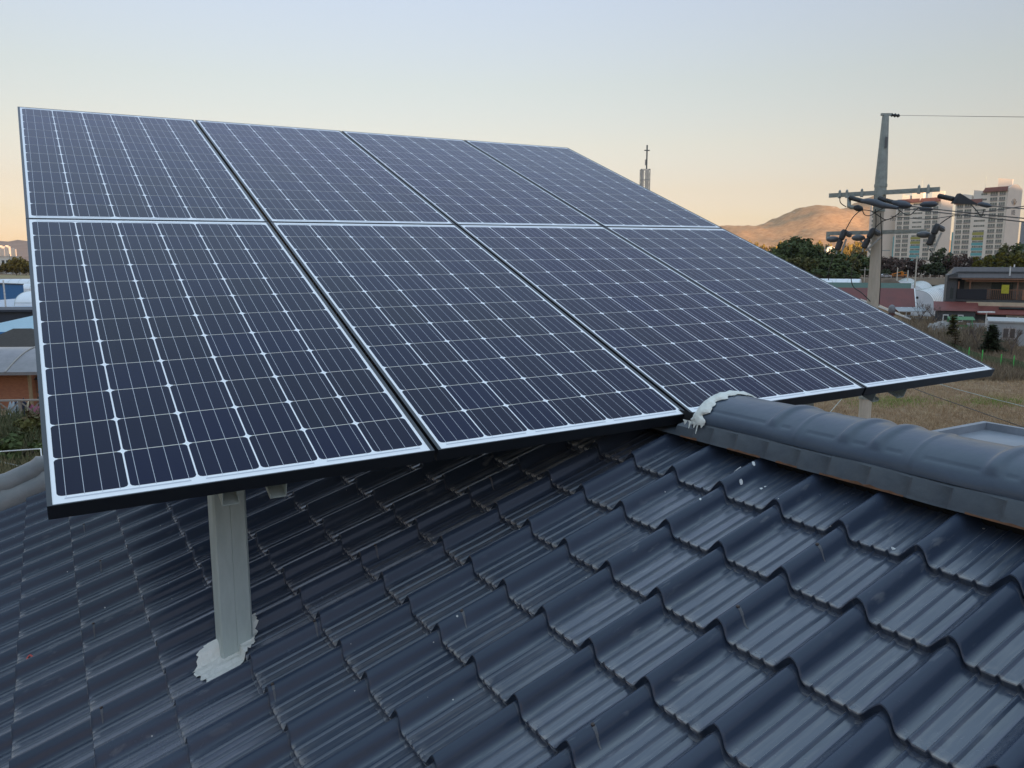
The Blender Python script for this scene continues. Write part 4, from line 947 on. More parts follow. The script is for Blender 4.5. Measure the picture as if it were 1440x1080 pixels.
greenhouse('large white tunnel greenhouse beside the red roofed house', 1295.5, 134, 33, 5.0, 4.3, 46)
greenhouse('white tunnel greenhouse behind the large one, left of it', 1283, 158, 30, 6.0, 4.6, 40)
greenhouse('pale tunnel greenhouse at the right of the large one, against the dark house', 1324, 150, 33, 5.0, 4.0, 46)
greenhouse('white greenhouse farthest back beside the thin pole', 1271, 182, 28, 6, 4.8, 40)
greenhouse('long low white greenhouse left of the utility pole beyond the panel edge', 1172, 205, -66, 7, 4.4, 60)
greenhouse('white greenhouse behind the utility pole, partly hidden', 1212, 214, -60, 6, 4.6, 34)
# green roofed shed and brown heap
o = local('shed', 'long shed with a green roof behind the red roofed house', 'shed', 1219, 150, 0, 26); mb = MB(); mb.box(-7, 7.4, 0, 6, 0, 4.05); mb.build('wall', M_CREAM, o); mb = MB(); mb.add([(-7.4, -.6, 4.1), (7.8, -.6, 4.1), (7.8, 3.5, 5.15), (-7.4, 3.5, 5.15), (-7.4, 6.5, 4.1), (7.8, 6.5, 4.1)], [(0, 1, 2, 3), (3, 2, 5, 4), (0, 3, 4), (1, 5, 2), (0, 4, 5, 1)]); mb.build('roof', mat('green_roof', (.035, .085, .055), .6, scale=1), o)
mb = MB(); hs = [(0, 0)]
for j in range(7):
    for i in range(20):
        t_ = i / 19 * 2 * math.pi; k = j / 6; mb.v.append(tuple(P(gx(1253, 170) + 5.5 * (1 - k) * math.cos(t_), 170 + 4 * (1 - k) * math.sin(t_), 5.6 * (1 - (1 - k) ** 2) + .3 * fbm(i, j))))
for j in range(6):
    for i in range(20): mb.f.append((j * 20 + i, j * 20 + (i + 1) % 20, (j + 1) * 20 + (i + 1) % 20, (j + 1) * 20 + i)); mb.mi.append(0); mb.at.append(0)
tag(mb.build('compost_heap', mat('brown_heap', (.12, .085, .06), .95, scale=1)), 'brown heap behind the green shed roof, right of the pole', 'heap')
# red roofed house
o = local('farmhouse', 'low cream house with a large dark red metal roof beside the pole', 'house', 1240, 124, 0, 25)
mb = MB(); mb.prism([(-6.5, 0), (4.6, 0), (4.6, 1.9), (-6.5, 1.9)], .4, 8.2); mb.build('wall', M_CREAM, o)
mb = MB(); mb.add([(-7.2, -.4, 1.75), (5.3, -.4, 1.75), (5.0, 5.2, 4.9), (-7.2, 5.2, 4.9), (-7.2, 9, 2.4), (5.3, 9, 2.4), (-7.2, -.4, 1.6), (5.3, -.4, 1.6)], [(0, 1, 2, 3), (3, 2, 5, 4), (6, 7, 1, 0)])
mb.build('roof', M_REDM, o); mb = MB(); mb.bar((5.32, -.4, 1.76), (5.02, 5.2, 4.92), .16, .10); mb.build('verge_trim', M_WHITE, o)
o = local('farmhouse_porch', 'cream gable end with a white verge just right of the utility pole', 'house', 1246, 113, 0, 22); mb = MB(); mb.prism([(-5.5, 0), (3.4, 0), (3.4, 1.2), (-.9, 3.1), (-5.5, 4.0)], 0, 5); mb.build('wall', M_CREAM, o); mb = MB(); mb.bar((-3.0, -.1, 3.75), (3.7, -.1, 1.05), .3, .22); mb.build('verge_trim', M_WHITE, o)
# debris / cold frames in front of greenhouse
o = local('cold_frame', 'low white framed lean-to in front of the large greenhouse', 'shed', 1290, 118, 0, 10); mb = MB()
for i in range(5): mb.bar((-2 + i * 1.0, 0, 0), (-2 + i * 1.0, 0, 1.7), .09, .09); mb.bar((-2 + i * 1.0, 0, 1.7), (-2 + i * 1.0, 2.5, 2.2), .09, .09)
mb.bar((-2, 0, 1.7), (2, 0, 1.7), .1, .1); mb.bar((-2, 0, .7), (2, 0, .7), .1, .1); mb.build('post_frame', M_WHITE, o); mb = MB(); mb.quad((-2.1, -.1, 1.76), (2.1, -.1, 1.76), (2.1, 2.6, 2.26), (-2.1, 2.6, 2.26)); mb.box(-1.9, -.4, .1, .6, .1, 1.2); mb.box(.1, 1.4, .1, .6, 0, .9); mb.build('roof_sheet', M_PLAS, o)
# dark house with timber balcony
o = local('balcony_house', 'charcoal two-storey house with a timber balcony and red lean-to roofs', 'house', 1334, 113, 0, 27)
mb = MB(); mb.prism([(0, 0), (0, 7.2), (1.4, 7.75), (26, 7.75), (26, 0)], 1.6, 10); mb.prism([(0, 0), (0, 7.18), (.8, 7.5), (1.3, 7.5), (1.3, 0)], 0, 1.598); mb.build('wall', M_CHAR, o)
mb = MB(); mb.add([(.2, -.5, 6.9), (26.3, -.5, 6.9), (26.3, 4.5, 8.35), (.9, 4.5, 8.35), (.2, -.5, 6.75), (26.3, -.5, 6.75), (26.3, 10.5, 7.3), (.2, 10.5, 7.3)], [(0, 1, 2, 3), (4, 5, 1, 0), (4, 0, 3), (3, 2, 6, 7), (4, 3, 7)]); 
for i in range(38): mb.bar((.9 + i * .68, -.42, 6.95), (1.2 + i * .68, 4.45, 8.37), .05, .05)
mb.build('roof', mat('brown_metal_roof', (.065, .050, .045), .55, scale=1), o)
mb = MB(); mb.bar((1.8, -.45, 6.72), (26, -.45, 6.72), .14, .16); mb.bar((2.3, -.1, 6.45), (26, -.1, 6.45), .2, .22)
for x in (1.5, 2.9, 8.6, 14.5, 20.5): mb.bar((x, 0, 3.9), (x, 0, 6.4), .16, .16)
mb.build('balcony_frame', M_WOOD, o)
mb = MB(); mb.box(1.3, 26, -.1, 1.6, 3.55, 3.85); mb.build('balcony_floor', M_CHAR, o)
mb = MB(); mb.bar((5.0, -.1, 5.25), (26, -.1, 5.25), .12, .10)
for i in range(88): mb.bar((5.1 + i * .23, -.1, 3.87), (5.1 + i * .23, -.1, 5.2), .09, .05)
mb.build('balustrade', M_WOOD, o)
for x in (9.2, 18.2):
    mb = MB(); mb.box(x, x + 1.6, -.22, -.17, 3.9, 5.3); mb.build('balustrade_panel', mat('orange_ply', (.30, .15, .09), .7), o)
mb = MB(); mb.box(1.35, 5.0, -.2, -.12, 3.9, 5.3); mb.build('dark_screen', mat('navy_screen', (.012, .014, .022), .5), o)
mb = MB(); mb.box(2.25, 26, 1.55, 1.598, 3.9, 6.5); mb.build('balcony_wall', mat('taupe_panel', (.22, .20, .18), .8), o)
for x, w in ((5.6, 2.6), (11.0, 3.0), (16.2, 3.2), (21.5, 3)):
    mb = MB(); mb.box(x, x + w, 1.48, 1.546, 3.95, 6.2); f_ = mb.build('glass_door', M_DK, o); mb = MB(); mb.bar((x + w / 2, 1.46, 3.95), (x + w / 2, 1.46, 6.2), .1, .03, (0, 1, 0)); mb.build('mullion', M_CHAR, f_)
mb = MB(); mb.box(6.7, 7.6, -.26, -.20, 4.75, 5.95); mb.build('yellow_cloth', mat('yellow_cloth', (.45, .42, .04), .8), o)
mb = MB(); mb.box(.6, .66, -.012, -.003, 4.2, 5.6); mb.box(.5, .9, -.04, -.004, 3.9, 5.4); mb.build('slit_window', M_DK, o)
for x in (7.6, 15., 17.6, 19.2):
    mb = MB(); mb.tube([(x, .6, 7.2), (x, .6, 8.5), (x, .6, 8.52)], [.09, .09, .2], 8); mb.build('roof_vent', M_WHITE, o)
mb = MB(); mb.box(2.6, 26, -.6, -.12, 1.9, 3.52); mb.build('cream_band', M_CREAM, o)
# annex
mb = MB(); mb.box(-1.2, 3.6, -4.4, -.62, 0, 2.35); mb.box(3.602, 18, -3.2, -.62, 0, 2.0); mb.build('annex_wall', M_CHAR, o)
mb = MB(); mb.add([(-1.5, -4.7, 2.42), (4.0, -4.7, 2.42), (4.0, -.3, 3.5), (-1.5, -.3, 3.5)], [(0, 1, 2, 3)]); mb.add([(3.7, -3.9, 2.1), (19, -3.9, 2.1), (19, -.61, 3.0), (3.7, -.61, 3.0), (3.7, -3.9, 1.98), (19, -3.9, 1.98)], [(0, 1, 2, 3), (4, 5, 1, 0)]); mb.build('lean_to_roof', mat('lean_to_red', (.17, .046, .036), .6, scale=1), o)
mb = MB(); mb.box(6.5, 11.5, -2.2, -1.2, 2.72, 2.95); mb.build('skylight', M_DK, o)
for x, y in ((-.3, -4.41), (1.5, -4.41)):
    mb = MB(); mb.box(x, x + .7, y - .08, y + .005, .9, 1.9); f_ = mb.build('window', M_WHITE, o); mb = MB(); mb.box(x + .12, x + .58, y - .1, y - .082, 1.05, 1.75); mb.build('pane', M_DK, f_)
mb = MB(); mb.box(7.3, 10, -3.29, -3.202, .8, 1.9); f_ = mb.build('window', M_WHITE, o)
for x in (7.5, 8.75): mb = MB(); mb.box(x, x + 1.05, -3.32, -3.292, .98, 1.72); mb.build('pane', mat('warm_dark', (.06, .045, .035), .3), f_)
mb = MB(); mb.box(14.6, 17.2, -4.3, -3.25, 0, 2.0); mb.build('porch', M_WHITE, o)
# grey block building
o = local('block_building', 'plain grey rendered block building with flat roof at the right edge', 'building', 1399, 86.5, 0, 30); o_bb = o
mb = MB(); mb.prism([(0, 0), (14, 0), (14, 2.5), (0, 2.5)], 0, 7); mb.build('wall', M_PLAS, o); mb = MB(); mb.box(-.12, 14.1, -.12, 7.1, 2.5, 2.68); mb.build('roof', mat('pale_roof_slab', (.42, .42, .41), .8), o)
for x in (1.3, 4.6):
    mb = MB(); mb.box(x, x + 1.3, -.06, .004, .75, 1.95); f_ = mb.build('window', mat('window_trim', (.40, .36, .34), .6), o); 
    for k in (.1, .72): mb = MB(); mb.box(x + k, x + k + .46, -.08, -.062, .87, 1.85); mb.build('pane', mat('taupe_pane', (.10, .085, .08), .3), f_)
mb = MB(); mb.box(8, 10, 2, 4, 2.68, 3.6); mb.build('roof_box', M_CHAR, o)
# low garden wall, swing seat, lamp post
o = local('garden_wall', 'low grey block wall in front of the dark annex', 'wall', 1368, 101, 0, 8); mb = MB(); mb.box(0, 6.2, 0, .2, 0, 1.3); mb.build('wall', M_PLAS, o)
for x in (2.3, 4.5): mb = MB(); mb.tube([(x, -.1, 0), (x, -.1, 1.7)], .06, 6); mb.build('post', M_WHITE, o)
o = local('garden_swing', 'green metal garden swing frame left of the low block wall', 'swing', 1357, 99, 0, 10); mb = MB(); M_GR = mat('green_metal', (.06, .26, .09), .5)
for x in (-1.4, 1.4):
    mb.tube([(x, -.7, 0), (x, 0, 2.2)], .05, 6); mb.tube([(x, .7, 0), (x, 0, 2.2)], .05, 6)
mb.tube([(-1.5, 0, 2.2), (1.5, 0, 2.2)], .05, 6); mb.build('swing_frame', M_GR, o); mb = MB(); mb.box(-1.1, 1.1, -.3, .3, .5, .58); mb.box(-1.1, 1.1, .26, .32, .6, 1.2); mb.build('seat', M_GR, o)
mb = MB(); mb.quad((-1.5, -.8, 1.9), (1.5, -.8, 1.9), (1.5, 0, 2.28), (-1.5, 0, 2.28)); mb.build('canopy', mat('green_net', (.10, .22, .11), .8), o)
o = local('lamp_post', 'white post lamp with a flat square head before the annex', 'lamp', 1394, 100, 0, 0); mb = MB(); mb.tube([(0, 0, 0), (0, 0, 2.7)], .07, 8); mb.build('pole', M_WHITE, o); mb = MB(); mb.box(-1.0, .9, -.3, .3, 2.7, 2.86); mb.build('lamp_head', M_WHITE, o)
# rubble / snow-white sacks
o = local('rubble_pile', 'whitish stone pile at the foot of the dark annex', 'pile', 1332, 97, 0, 0); mb = MB(); rn = random.Random(5)
for i in range(60): a = Vector((rn.gauss(0, .8), rn.gauss(0, .5), 0)); mb.bar(a + Vector((0, 0, rn.uniform(.0, 1.5))), a + Vector((.3, .1, rn.uniform(.2, 1.8))), .35, .3)
mb.build('stones', mat('pale_stone', (.36, .35, .33), .9, scale=2), o)
# small poles
def mini_pole(label, x, y0, y1, F, r=.14, arm=True, m=None):
    zt_ = at(x, y0, F).z; zb_ = min(0, at(x, y1, F).z); o = thing('service_pole', label, 'pole', P(gx(x, F), F, 0)); mb = MB(); mb.tube([(0, 0, zb_), (0, 0, zt_)], [r, r * .75], 8); mb.build('shaft', m or M_CONC, o)
    if arm: mb = MB(); mb.bar(RV * -.9 + Vector((0, 0, zt_ - .5)), RV * .9 + Vector((0, 0, zt_ - .5)), .1, .1); mb.build('crossarm', M_ARM, o)
mini_pole('thin concrete pole rising beside the far greenhouses', 1289, 360, 425, 150, .16)
mini_pole('short grey pole left of the far greenhouses', 1278, 380, 402, 190, .16, False); mini_pole('short grey pole above the brown heap', 1263, 377, 400, 200, .16, False); mini_pole('thin grey pole left of the utility pole above the long greenhouse', 1217, 376, 402, 160, .09); mini_pole('thin grey post right of the utility pole', 1239, 346, 440, 90, .05, True); mini_pole('white post above the dark house roof', 1427, 372, 386, 190, .2, False, M_WHITE)
VF = 108; o = thing('roof_ventilator', 'grey domed ventilator on a rusty pipe just past the edge of the rightmost panel', 'ventilator', P(gx(1259, VF), VF, 0)); zc_ = at(1259, 441, VF).z; M_RP = mat('rust_brown_pipe', (.09, .035, .03), .6)
mb = MB(); mb.tube([(0, 0, 0), (0, 0, zc_)], .3, 12); mb.build('pipe', M_RP, o)
mb = MB(); mb.tube([(0, 0, zc_ - .25), (0, 0, zc_ + .08)], [.42, .42], 14); mb.build('collar', M_RP, o); mb = MB(); mb.tube([(0, 0, zc_ + .08), (0, 0, zc_ + .25), (0, 0, zc_ + .85), (0, 0, zc_ + 1.12), (0, 0, zc_ + 1.25)], [.36, .46, .44, .28, .04], 16); mb.build('cowl', mat('cowl_grey', (.17, .175, .19), .5), o, smooth=50)
# green posts with net
o = thing('net_fence', 'low green net fence on bright green posts in the dry field', 'fence', P(gx(1400, 70), 70, 0)); M_GP = mat('bright_green_post', (.10, .60, .12), .5)
fx = [(1338, 481, 490), (1352, 483, 496), (1374, 487, 506), (1393.5, 491, 512), (1421, 497, 518), (1439.5, 499, 520), (1462, 505, 527)]
pts = []
for (x, y0, y1) in fx:
    F = 9 * 1103 / (y1 - 369); p = P(gx(x, F), F, 0); pts.append(p); mb = MB(); mb.tube([p, p + Vector((0, 0, (y1 - y0) * F / 1103))], .045, 6); mb.build('post', M_GP, o, world=True)
mb = MB()
for a, b in zip(pts, pts[1:]):
    for k in range(9): mb.bar(a + Vector((0, 0, .08 + .1 * k)), b + Vector((0, 0, .06 + .1 * k)), .012, .012)
    for k in range(24): q = a.lerp(b, k / 24); mb.bar(q, q + Vector((0, 0, .95)), .012, .012, FV)
mb.build('net', mat('green_net_dark', (.03, .13, .04), .8), o, world=True)
# trees and shrubs in the field
c = conifer('cedar', 'dark conical cedar in front of the grey block building', 91, 5.0, 1.5, lay=15, size=.17, dens=1.5); put(c, P(gx(1405, 76), 76, 0))
z_ = at(1405, 454, 76).z; c.scale = (1.05, 1.05, z_ / 5.0)
c = conifer('olive', 'brownish conifer left of the cedar, in front of the green swing', 93, 4.6, 1.35, lay=13, size=.16, dens=1.1); put(c, P(gx(1348, 86), 86, 0)); c.scale = (.95, .95, (at(1348, 440, 86).z) / 4.6)
c = conifer('brown', 'sparse rusty conifer between the swing and the net fence', 94, 3.6, 1.2, dens=.6, lay=8); put(c, P(gx(1353, 78), 78, 0)); c.scale = (1, 1, at(1353, 466, 78).z / 3.4)
b1_ = bare_tree('leafless shrub-like tree right of the cedar, by the block building', 95); put(b1_, P(gx(1435, 73), 73, 0), 0, 1.0)
for (x, F, s_, lb) in ((1385, 80, .8, 'leafless small tree left of the cedar'), (1322, 104, 1.1, 'leafless tree in front of the large greenhouse'), (1300, 108, 1.2, 'leafless tree below the cold frame, near the panel edge'), (1370, 84, .7, 'leafless sapling between swing and cedar')):
    put(copy_tree(b1_), P(gx(x, F), F, 0), x, s_, lb)
M_BRUSH = mat('dry_brush', (.12, .088, .06), .95, col2=(.33, .255, .165), attr='tint'); M_STRAW = mat('dry_grass', (.27, .18, .10), .95, col2=(.52, .37, .225), attr='tint'); M_GREENG = mat('green_grass', (.13, .22, .03), .9, col2=(.28, .40, .08), attr='tint')
stuff('brush', M_BRUSH, 1, 6500, lambda r: (r.uniform(1225, 1475), 9 * 1103 / (r.uniform(492, 536) - 369)), .62, .018)
stuff('brush', M_BRUSH, 2, 3600, lambda r: (r.uniform(1255, 1400), 9 * 1103 / (r.uniform(452, 492) - 369)), 1.15, .03)
stuff('dry_grass', M_STRAW, 3, 12000, lambda r: (r.uniform(1130, 1475), 9 * 1103 / (r.uniform(520, 640) - 369)), .20, .010, lean=.9)
stuff('grass', M_GREENG, 4, 1100, lambda r: (r.gauss(1268, 34) if r.random() < .6 else r.gauss(1420, 30), 9 * 1103 / (r.gauss(566, 4) - 369)), .13, .012)
stuff('brush', M_BRUSH, 6, 1800, lambda r: (r.uniform(1290, 1440), 9 * 1103 / (r.uniform(478, 500) - 369)), .9, .025, (0, .5))
# ---------------------------------------------------------------- flat roofed annex behind the ridge
M_AN = mat('grey_blue_membrane', (.20, .225, .26), .38, col2=(.27, .295, .33), scale=1.5, bump=.06, bscale=8)
o = thing('flat_roof_annex', 'low annex with a blue-grey tray-like flat metal roof behind the ridge', 'building', (8.6, 2.5, 0)); az = CAMZ - 2.2
cx_, cy_ = 11.22, 5.92
mb = MB(); x0, y0 = 5.2, -3.; mb.box(x0 + .1, cx_ - .1, y0 + .1, cy_ - .1, 0, az - .16); mb.build('wall', mat('house_render', (.42, .38, .33), .85), o, world=True)
mb = MB(); mb.box(x0 + .08, cx_ - .08, y0 + .08, cy_ - .08, az - .158, az - .10); mb.build('roof_tray', M_AN, o, world=True)
mb = MB()
for (a, b, c, d) in ((x0, cx_, cy_ - .08, cy_), (x0, cx_, y0, y0 + .08), (cx_ - .08, cx_, y0 + .081, cy_ - .081), (x0, x0 + .08, y0 + .081, cy_ - .081)): mb.box(a, b, c, d, az - .25, az)
mb.build('rim', mat('annex_rim', (.22, .245, .28), .45, scale=3), o, world=True)
# ---------------------------------------------------------------- left side
mb = MB(); secs = [(17, -.1), (22, 1.0), (27, 1.5), (36, 1.6), (60, 1.2), (75, 0)]; rl, rr_ = gx(-500, 30), gx(330, 30)
for f, z in secs:
    for i in range(20): k = i / 19; mb.v.append(tuple(P(rl + (rr_ - rl) * k, f, z * min(1, 4 * (1 - k)) - (.1 if z <= 0 else 0) + .1 * fbm(i * .8, f))))
for i in range(len(secs) - 1):
    for j in range(19): k = i * 20 + j; mb.f.append((k, k + 1, k + 21, k + 20)); mb.mi.append(0); mb.at.append(0)
tag(mb.build('bank', bpy.data.materials['autumn_ground']), kind='structure')
bz = lambda x, F: 1.3
M_WEED = mat('weeds', (.06, .078, .03), .9, col2=(.30, .24, .13), attr='tint')
stuff('weeds', M_WEED, 11, 4200, lambda r: (r.uniform(-60, 110), r.uniform(23.5, 31)), .75, .018, base=bz); stuff('weeds', M_WEED, 12, 1500, lambda r: (r.uniform(-60, 110), r.uniform(29, 35)), 1.0, .03, (0, .35), base=bz)
for i, (x, F, lb, k) in enumerate(((18, 31, 'green and rust bush below the timber railing', 'olive'), (38, 33, 'rust-brown bush against the railing near the panel', 'brown'), (3, 28, 'green bush at the left picture edge above the rake cap', 'dark'))):
    o = broadleaf(k, lb, 130 + i, .75, .65, .75, 26, 26, .10, name='bush', cat='bush'); put(o, P(gx(x, F), F, 1.35), i, 1.)
o = local('pipe_frame', 'low white pipe frame lying among the weeds', 'frame', 12, 27, 1.4, 10); mb = MB()
for a, b in (((-1.2, 0, .95), (.3, .3, 1.05)), ((.3, .3, 1.05), (.75, -.2, .8)), ((-1.2, 0, .6), (.0, -.2, .5)), ((.0, -.2, .5), (.75, -.2, .8)), ((.3, .3, 1.05), (.3, .3, 0)), ((.75, -.2, .8), (.75, -.2, 0)), ((-1.2, 0, .95), (-1.2, 0, 0)), ((0, -.2, .5), (0, -.2, 0))): mb.tube([a, b], .022, 6)
mb.build('pipes', M_WHITE, o)
# timber deck with railing and laundry
o = local('timber_deck', 'weathered grey timber deck with crossed railing beside the brick house', 'deck', 12, 36, 0, -6); M_GW = mat('weathered_wood', (.24, .21, .18), .85, col2=(.33, .29, .25), scale=4); mb = MB(); mb.box(-4, 4, 0, 4, 1.35, 1.55)
for i in range(4): mb.box(-4 + i * 2.5, -3.85 + i * 2.5, .05, .2, 0, 1.34)
mb.build('deck_floor', M_GW, o); mb = MB(); zt_ = 2.62
for i in range(9): x = -3.9 + i * .95; mb.box(x - .055, x + .055, -.06, .05, 1.2, zt_)
mb.bar((-4, 0, zt_ + .04), (4, 0, zt_ + .04), .16, .07); mb.bar((-4, 0, 1.72), (4, 0, 1.72), .06, .07)
for i in range(8):
    x = -3.9 + i * .95; mb.bar((x + .07, .012, 1.78), (x + .88, .012, 2.56), .03, .06); mb.bar((x + .07, -.022, 2.56), (x + .88, -.022, 1.78), .03, .06)
mb.build('railing', M_GW, o)
def cloth(label, x, F, z, w, h, m):
    o = local('laundry_bundle', label, 'laundry', x, F, z, 0); mb = MB(); n = 8
    for i in range(n + 1):
        for j in range(5): t_ = j / 4 * math.pi; mb.v.append((-w / 2 + w * i / n, -.22 * math.cos(t_) - .1, h * math.sin(t_) * (.7 + .3 * fbm(i * .9, j, x)) ))
    for i in range(n):
        for j in range(4): k = i * 5 + j; mb.f.append((k, k + 5, k + 6, k + 1)); mb.mi.append(0); mb.at.append(0)
    mb.build('cloth', m, o, smooth=80)
cloth('dark navy cloth bundle heaped behind the railing', 12, 36.6, 1.6, .55, 1.3, mat('navy_cloth', (.02, .025, .05), .9)); cloth('pale blue cloth heaped behind the railing at the left edge', 3, 36.6, 1.6, .5, 1.25, mat('pale_cloth', (.40, .46, .50), .9)); cloth('pink mat lying behind the railing', 30, 36.8, 1.6, .6, .95, mat('pink_cloth', (.42, .14, .22), .9)); cloth('cream cushion on top of the navy cloth', 20, 36.7, 1.6, .3, 1.25, mat('cream_cloth', (.55, .47, .33), .9))
# brick house with a curved canopy
o = local('brick_house', 'orange brick house with a curved grey metal canopy at the left edge', 'house', -8, 40, 0, -4); mb = MB(); mb.box(-6, 1.08, 0, 6, 0, 3.5)
def brick():
    m = bpy.data.materials.new('orange_brick'); m.use_nodes = True; t = m.node_tree; b = t.nodes['Principled BSDF']; k = t.nodes.new('ShaderNodeTexBrick'); tcn = t.nodes.new('ShaderNodeTexCoord'); mp = t.nodes.new('ShaderNodeMapping'); mp.inputs['Rotation'].default_value = (R(90), 0, 0)
    t.links.new(tcn.outputs['Object'], mp.inputs[0]); t.links.new(mp.outputs[0], k.inputs['Vector']); k.inputs['Scale'].default_value = 4; k.inputs['Color1'].default_value = (.40, .165, .085, 1); k.inputs['Color2'].default_value = (.33, .13, .07, 1); k.inputs['Mortar'].default_value = (.26, .16, .11, 1); k.inputs['Mortar Size'].default_value = .012
    t.links.new(k.outputs['Color'], b.inputs['Base Color']); b.inputs['Roughness'].default_value = .85; return m
mb.build('wall', brick(), o); mb = MB(); mb.box(1.082, 1.2, -.03, .12, 0, 3.5); mb.build('corner_trim', mat('trim_tan', (.36, .27, .16), .7), o)
mb = MB(); ns = 10; cv = [( -1.0 + 3.2 * i / ns, 3.55 + .95 * math.sin(math.pi / 2 * i / ns)) for i in range(ns + 1)]
for x in (-6.5, 2.6):
    for (y, z) in cv: mb.v.append((x, y, z))
for i in range(ns): mb.f.append((i, ns + 1 + i, ns + 2 + i, i + 1)); mb.mi.append(0); mb.at.append(0)
M_CAN = mat('canopy_metal', (.17, .165, .17), .28, col2=(.24, .23, .235), scale=2); k_ = len(mb.f); mb.box(-6.5, 2.6, -1.02, -1.001, 3.4, 3.56); mb.build('canopy', M_CAN, o, smooth=50)
for x in (-1.4, .55, 2.5):
    mb = MB(); mb.tube([(x, y, z + .02) for y, z in cv], .035, 6); mb.build('canopy_rib', mat('rib_pale', (.38, .35, .31), .6), o)
# stacked clutter wall right of the brick house
o = local('lumber_rack', 'dark lean-to rack with stacked boards between brick house and panel', 'rack', 36, 41, 0, -6); rn = random.Random(8); mb = MB()
for i in range(16): x = rn.uniform(-.9, .9); z = 1.6 + .12 * i; mb.bar((x - .7, rn.uniform(-.1, .3), z), (x + .7, rn.uniform(-.1, .3), z + rn.uniform(-.06, .06)), .2, .07)
for x in (-1., 0, 1.): mb.bar((x, -.2, 0), (x, -.2, 3.4), .08, .08, FV)
mb.build('boards', mat('dark_boards', (.07, .06, .055), .85, col2=(.20, .18, .15), scale=3), o); mb = MB(); mb.quad((-1.2, -.4, 3.15), (1.4, -.4, 2.75), (1.4, 1.2, 3.15), (-1.2, 1.2, 3.5)); mb.build('cover_sheet', M_CHAR, o)
# grey and brown hip roofs, blue roofed sheds, greenhouses, city
def hip(label, x, F, yaw, w, d, eave, ridge, inset, mroof, mwall=None):
    o = local('low_house', label, 'house', x, F, 0, yaw); mb = MB(); mb.box(-w / 2 + .4, w / 2 - .4, .4, d - .4, 0, eave); mb.build('wall', mwall or M_PLAS, o); mb = MB(); a, b = w / 2, inset
    mb.add([(-a, 0, eave), (a, 0, eave), (a, d, eave), (-a, d, eave), (-a + b, d / 2, ridge), (a - b, d / 2, ridge)], [(0, 1, 5, 4), (1, 2, 5), (2, 3, 4, 5), (3, 0, 4), (3, 2, 1, 0)]); mb.build('roof', mroof, o); return o
hip('house with a dark brown shingle hip roof above the curved canopy', -14, 44, -8, 5.4, 6, 3.75, 5.1, 2.2, mat('dark_shingle', (.055, .047, .040), .85, scale=6, bump=.3)); hip('house with a wide grey-brown hip roof in front of the blue roof', 42, 50, 24, 8.6, 9, 3.25, 4.75, 3.2, mat('grey_shingle', (.12, .11, .105), .85, scale=6, bump=.3))
def shed(label, x, F, yaw, w, d, e0, e1, mr, mw=None, fascia=None, name='metal_shed'):
    o = local(name, label, 'shed', x, F, 0, yaw); mb = MB(); mb.prism([(0, 0), (d, 0), (d, e1 - .05), (0, e0 - .05)], -w / 2 + .15, w / 2 - .15, 'x'); mb.build('wall', mw or M_WHITE, o); mb = MB(); mb.add([(-w / 2, -.3, e0), (w / 2, -.3, e0), (w / 2, d, e1), (-w / 2, d, e1), (-w / 2, -.3, e0 - .2), (w / 2, -.3, e0 - .2), (w / 2, d, e1 - .2), (-w / 2, d, e1 - .2)], [(0, 1, 2, 3), (4, 7, 6, 5), (1, 5, 6, 2), (0, 3, 7, 4), (2, 6, 7, 3)]); mb.build('roof', mr, o); mb = MB(); mb.box(-w / 2, w / 2, -.36, -.302, e0 - .25, e0 + .03); mb.build('fascia', fascia or mr, o)
    return o
M_BR = mat('light_blue_roof', (.22, .42, .52), .45, col2=(.27, .47, .57), scale=.6); M_BLU = mat('blue_fascia', (.04, .17, .40), .45)
shed('white shed with a wide light blue metal roof at the left edge', 0, 76, -4, 9.0, 16, 2.35, 3.15, M_BR, M_WHITE, M_BLU)
shed('dark navy fronted shed behind the light blue roof', 10, 96, -4, 14, 5, 3.3, 3.4, mat('navy_roof', (.03, .04, .06), .6, scale=2), mat('navy_roof', (.03, .04, .06), .6)); shed('pale blue flat roofed warehouse behind the navy shed', 0, 106, 0, 22, 48, 3.1, 3.6, mat('pale_blue_roof', (.40, .47, .56), .5, col2=(.46, .52, .6), scale=.3)); shed('small bright blue shed with an overhanging dark roof', -8, 172, 10, 4.6, 5, 4.6, 4.3, mat('dark_roof_grey', (.10, .10, .11), .6), M_BLU)
greenhouse('grey domed greenhouse beside the leftmost panel edge', 38, 112, 84, 9, 5.0, 14, 3.0)
greenhouse('long low pinkish greenhouse in front of the golden field', -40, 262, 80, 9, 3.6, 70); greenhouse('second long pale greenhouse below the golden field', -30, 228, 84, 8, 3.0, 60)
mini_pole('thin white pole at the left picture edge', 2, 394, 432, 104, .12, False, M_WHITE)
o = local('white_building', 'small white two-storey building among golden trees at the left', 'building', 4, 640, 0, 12, None); mb = MB(); mb.box(-8, 7, 0, 9, 0, 13.5); mb.build('wall', mat('white_wall', (.75, .73, .68), .7), o); mb = MB(); mb.box(-8.5, 7.5, -.5, 9.5, 13.5, 14.1); mb.build('roof', mat('pale_roof', (.55, .52, .48), .6), o)
for x in (-5.5, -1, 3.2):
    for z in (3, 8.5): mb = MB(); mb.box(x, x + 2.6, -.08, -.004, z, z + 2.4); mb.build('window', M_DK, o)
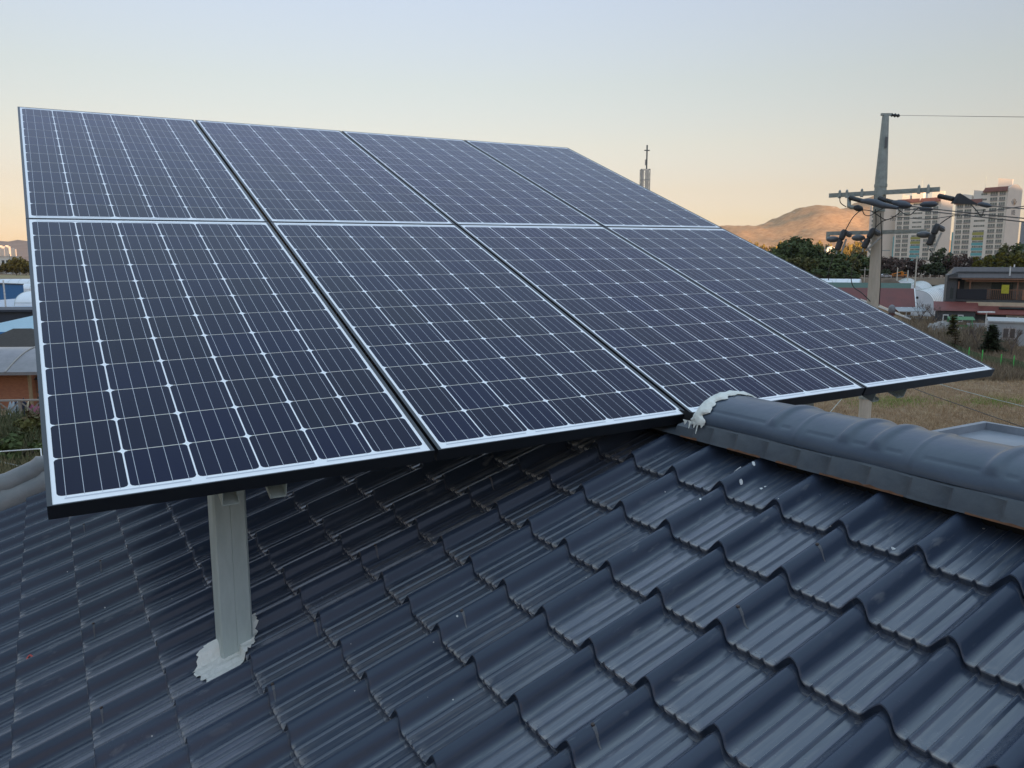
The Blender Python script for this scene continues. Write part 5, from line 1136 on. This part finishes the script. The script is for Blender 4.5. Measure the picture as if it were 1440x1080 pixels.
for i, (x, w, yt) in enumerate(((-8, 14, 348), (1, 9, 346.5), (9.5, 12, 346), (17, 14, 349.5))):
    o = local('tower_block', 'hazy far apartment tower on the left skyline, %s of four' % ['leftmost', 'second from left', 'third from left', 'rightmost'][i], 'apartment building', x, 2300 + i * 40, 0, 20); mb = MB(); h = 9 + (369 - yt) * 2300 / 1103; mb.box(-w / 2, w / 2, 0, 12, 0, h); mb.build('wall', M_APT2, o); mb = MB(); mb.box(-w / 4, w / 4, 3, 9, h, h + 3); mb.build('roof_box', M_APT2, o)
GL = 'golden trees on the left skyline'; used = []
pgl = broadleaf('gold', '', 141, 5, 4.6, 6.2, 40, 24, .7, name='golden_tree', group=GL)
for i in range(15):
    o = pgl if i == 0 else copy_tree(pgl); x = -20 + i * 4.6; F = 600 + 45 * math.sin(i * 1.9) + (60 if x < 16 else 0)
    put(o, P(gx(x, F), F, 0), i * 1.3, (1, 1, random.uniform(.75, 1.25) * (.7 if x < 16 else 1)), 'golden sunlit tree beside the far white building on the left')
for i, x in enumerate((14.5, 21, 27.5)): mini_pole('thin pale pole among the golden trees, %s of three' % ['left', 'middle', 'right'][i], x, 357 + 3 * i, 382, 590, .35, False, mat('pale_tube', (.34, .34, .32), .5))
sheet('field', mat('golden_stubble', (.34, .26, .12), .95, col2=(.26, .20, .10), scale=.05), [P(gx(-600, 470), 470), P(gx(160, 470), 470), P(gx(160, 585), 585), P(gx(-600, 585), 585)], .004)
sheet('field', mat('bare_soil', (.20, .15, .10), .95, scale=.1), [P(gx(-300, 175), 175), P(gx(160, 175), 175), P(gx(160, 215), 215), P(gx(-300, 215), 215)], .004)

# ---------------------------------------------------------------- air
m = bpy.data.materials.new('haze'); m.use_nodes = True; t = m.node_tree; t.nodes.clear(); ou = t.nodes.new('ShaderNodeOutputMaterial'); pv = t.nodes.new('ShaderNodeVolumePrincipled')
pv.inputs['Color'].default_value = (.93, .94, .96, 1); pv.inputs['Density'].default_value = .00003; pv.inputs['Anisotropy'].default_value = 0.; t.links.new(pv.outputs[0], ou.inputs['Volume'])
mb = MB(); mb.box(-8200, 8200, -8200, 8200, -5, 330); tag(mb.build('haze', m), kind='stuff')
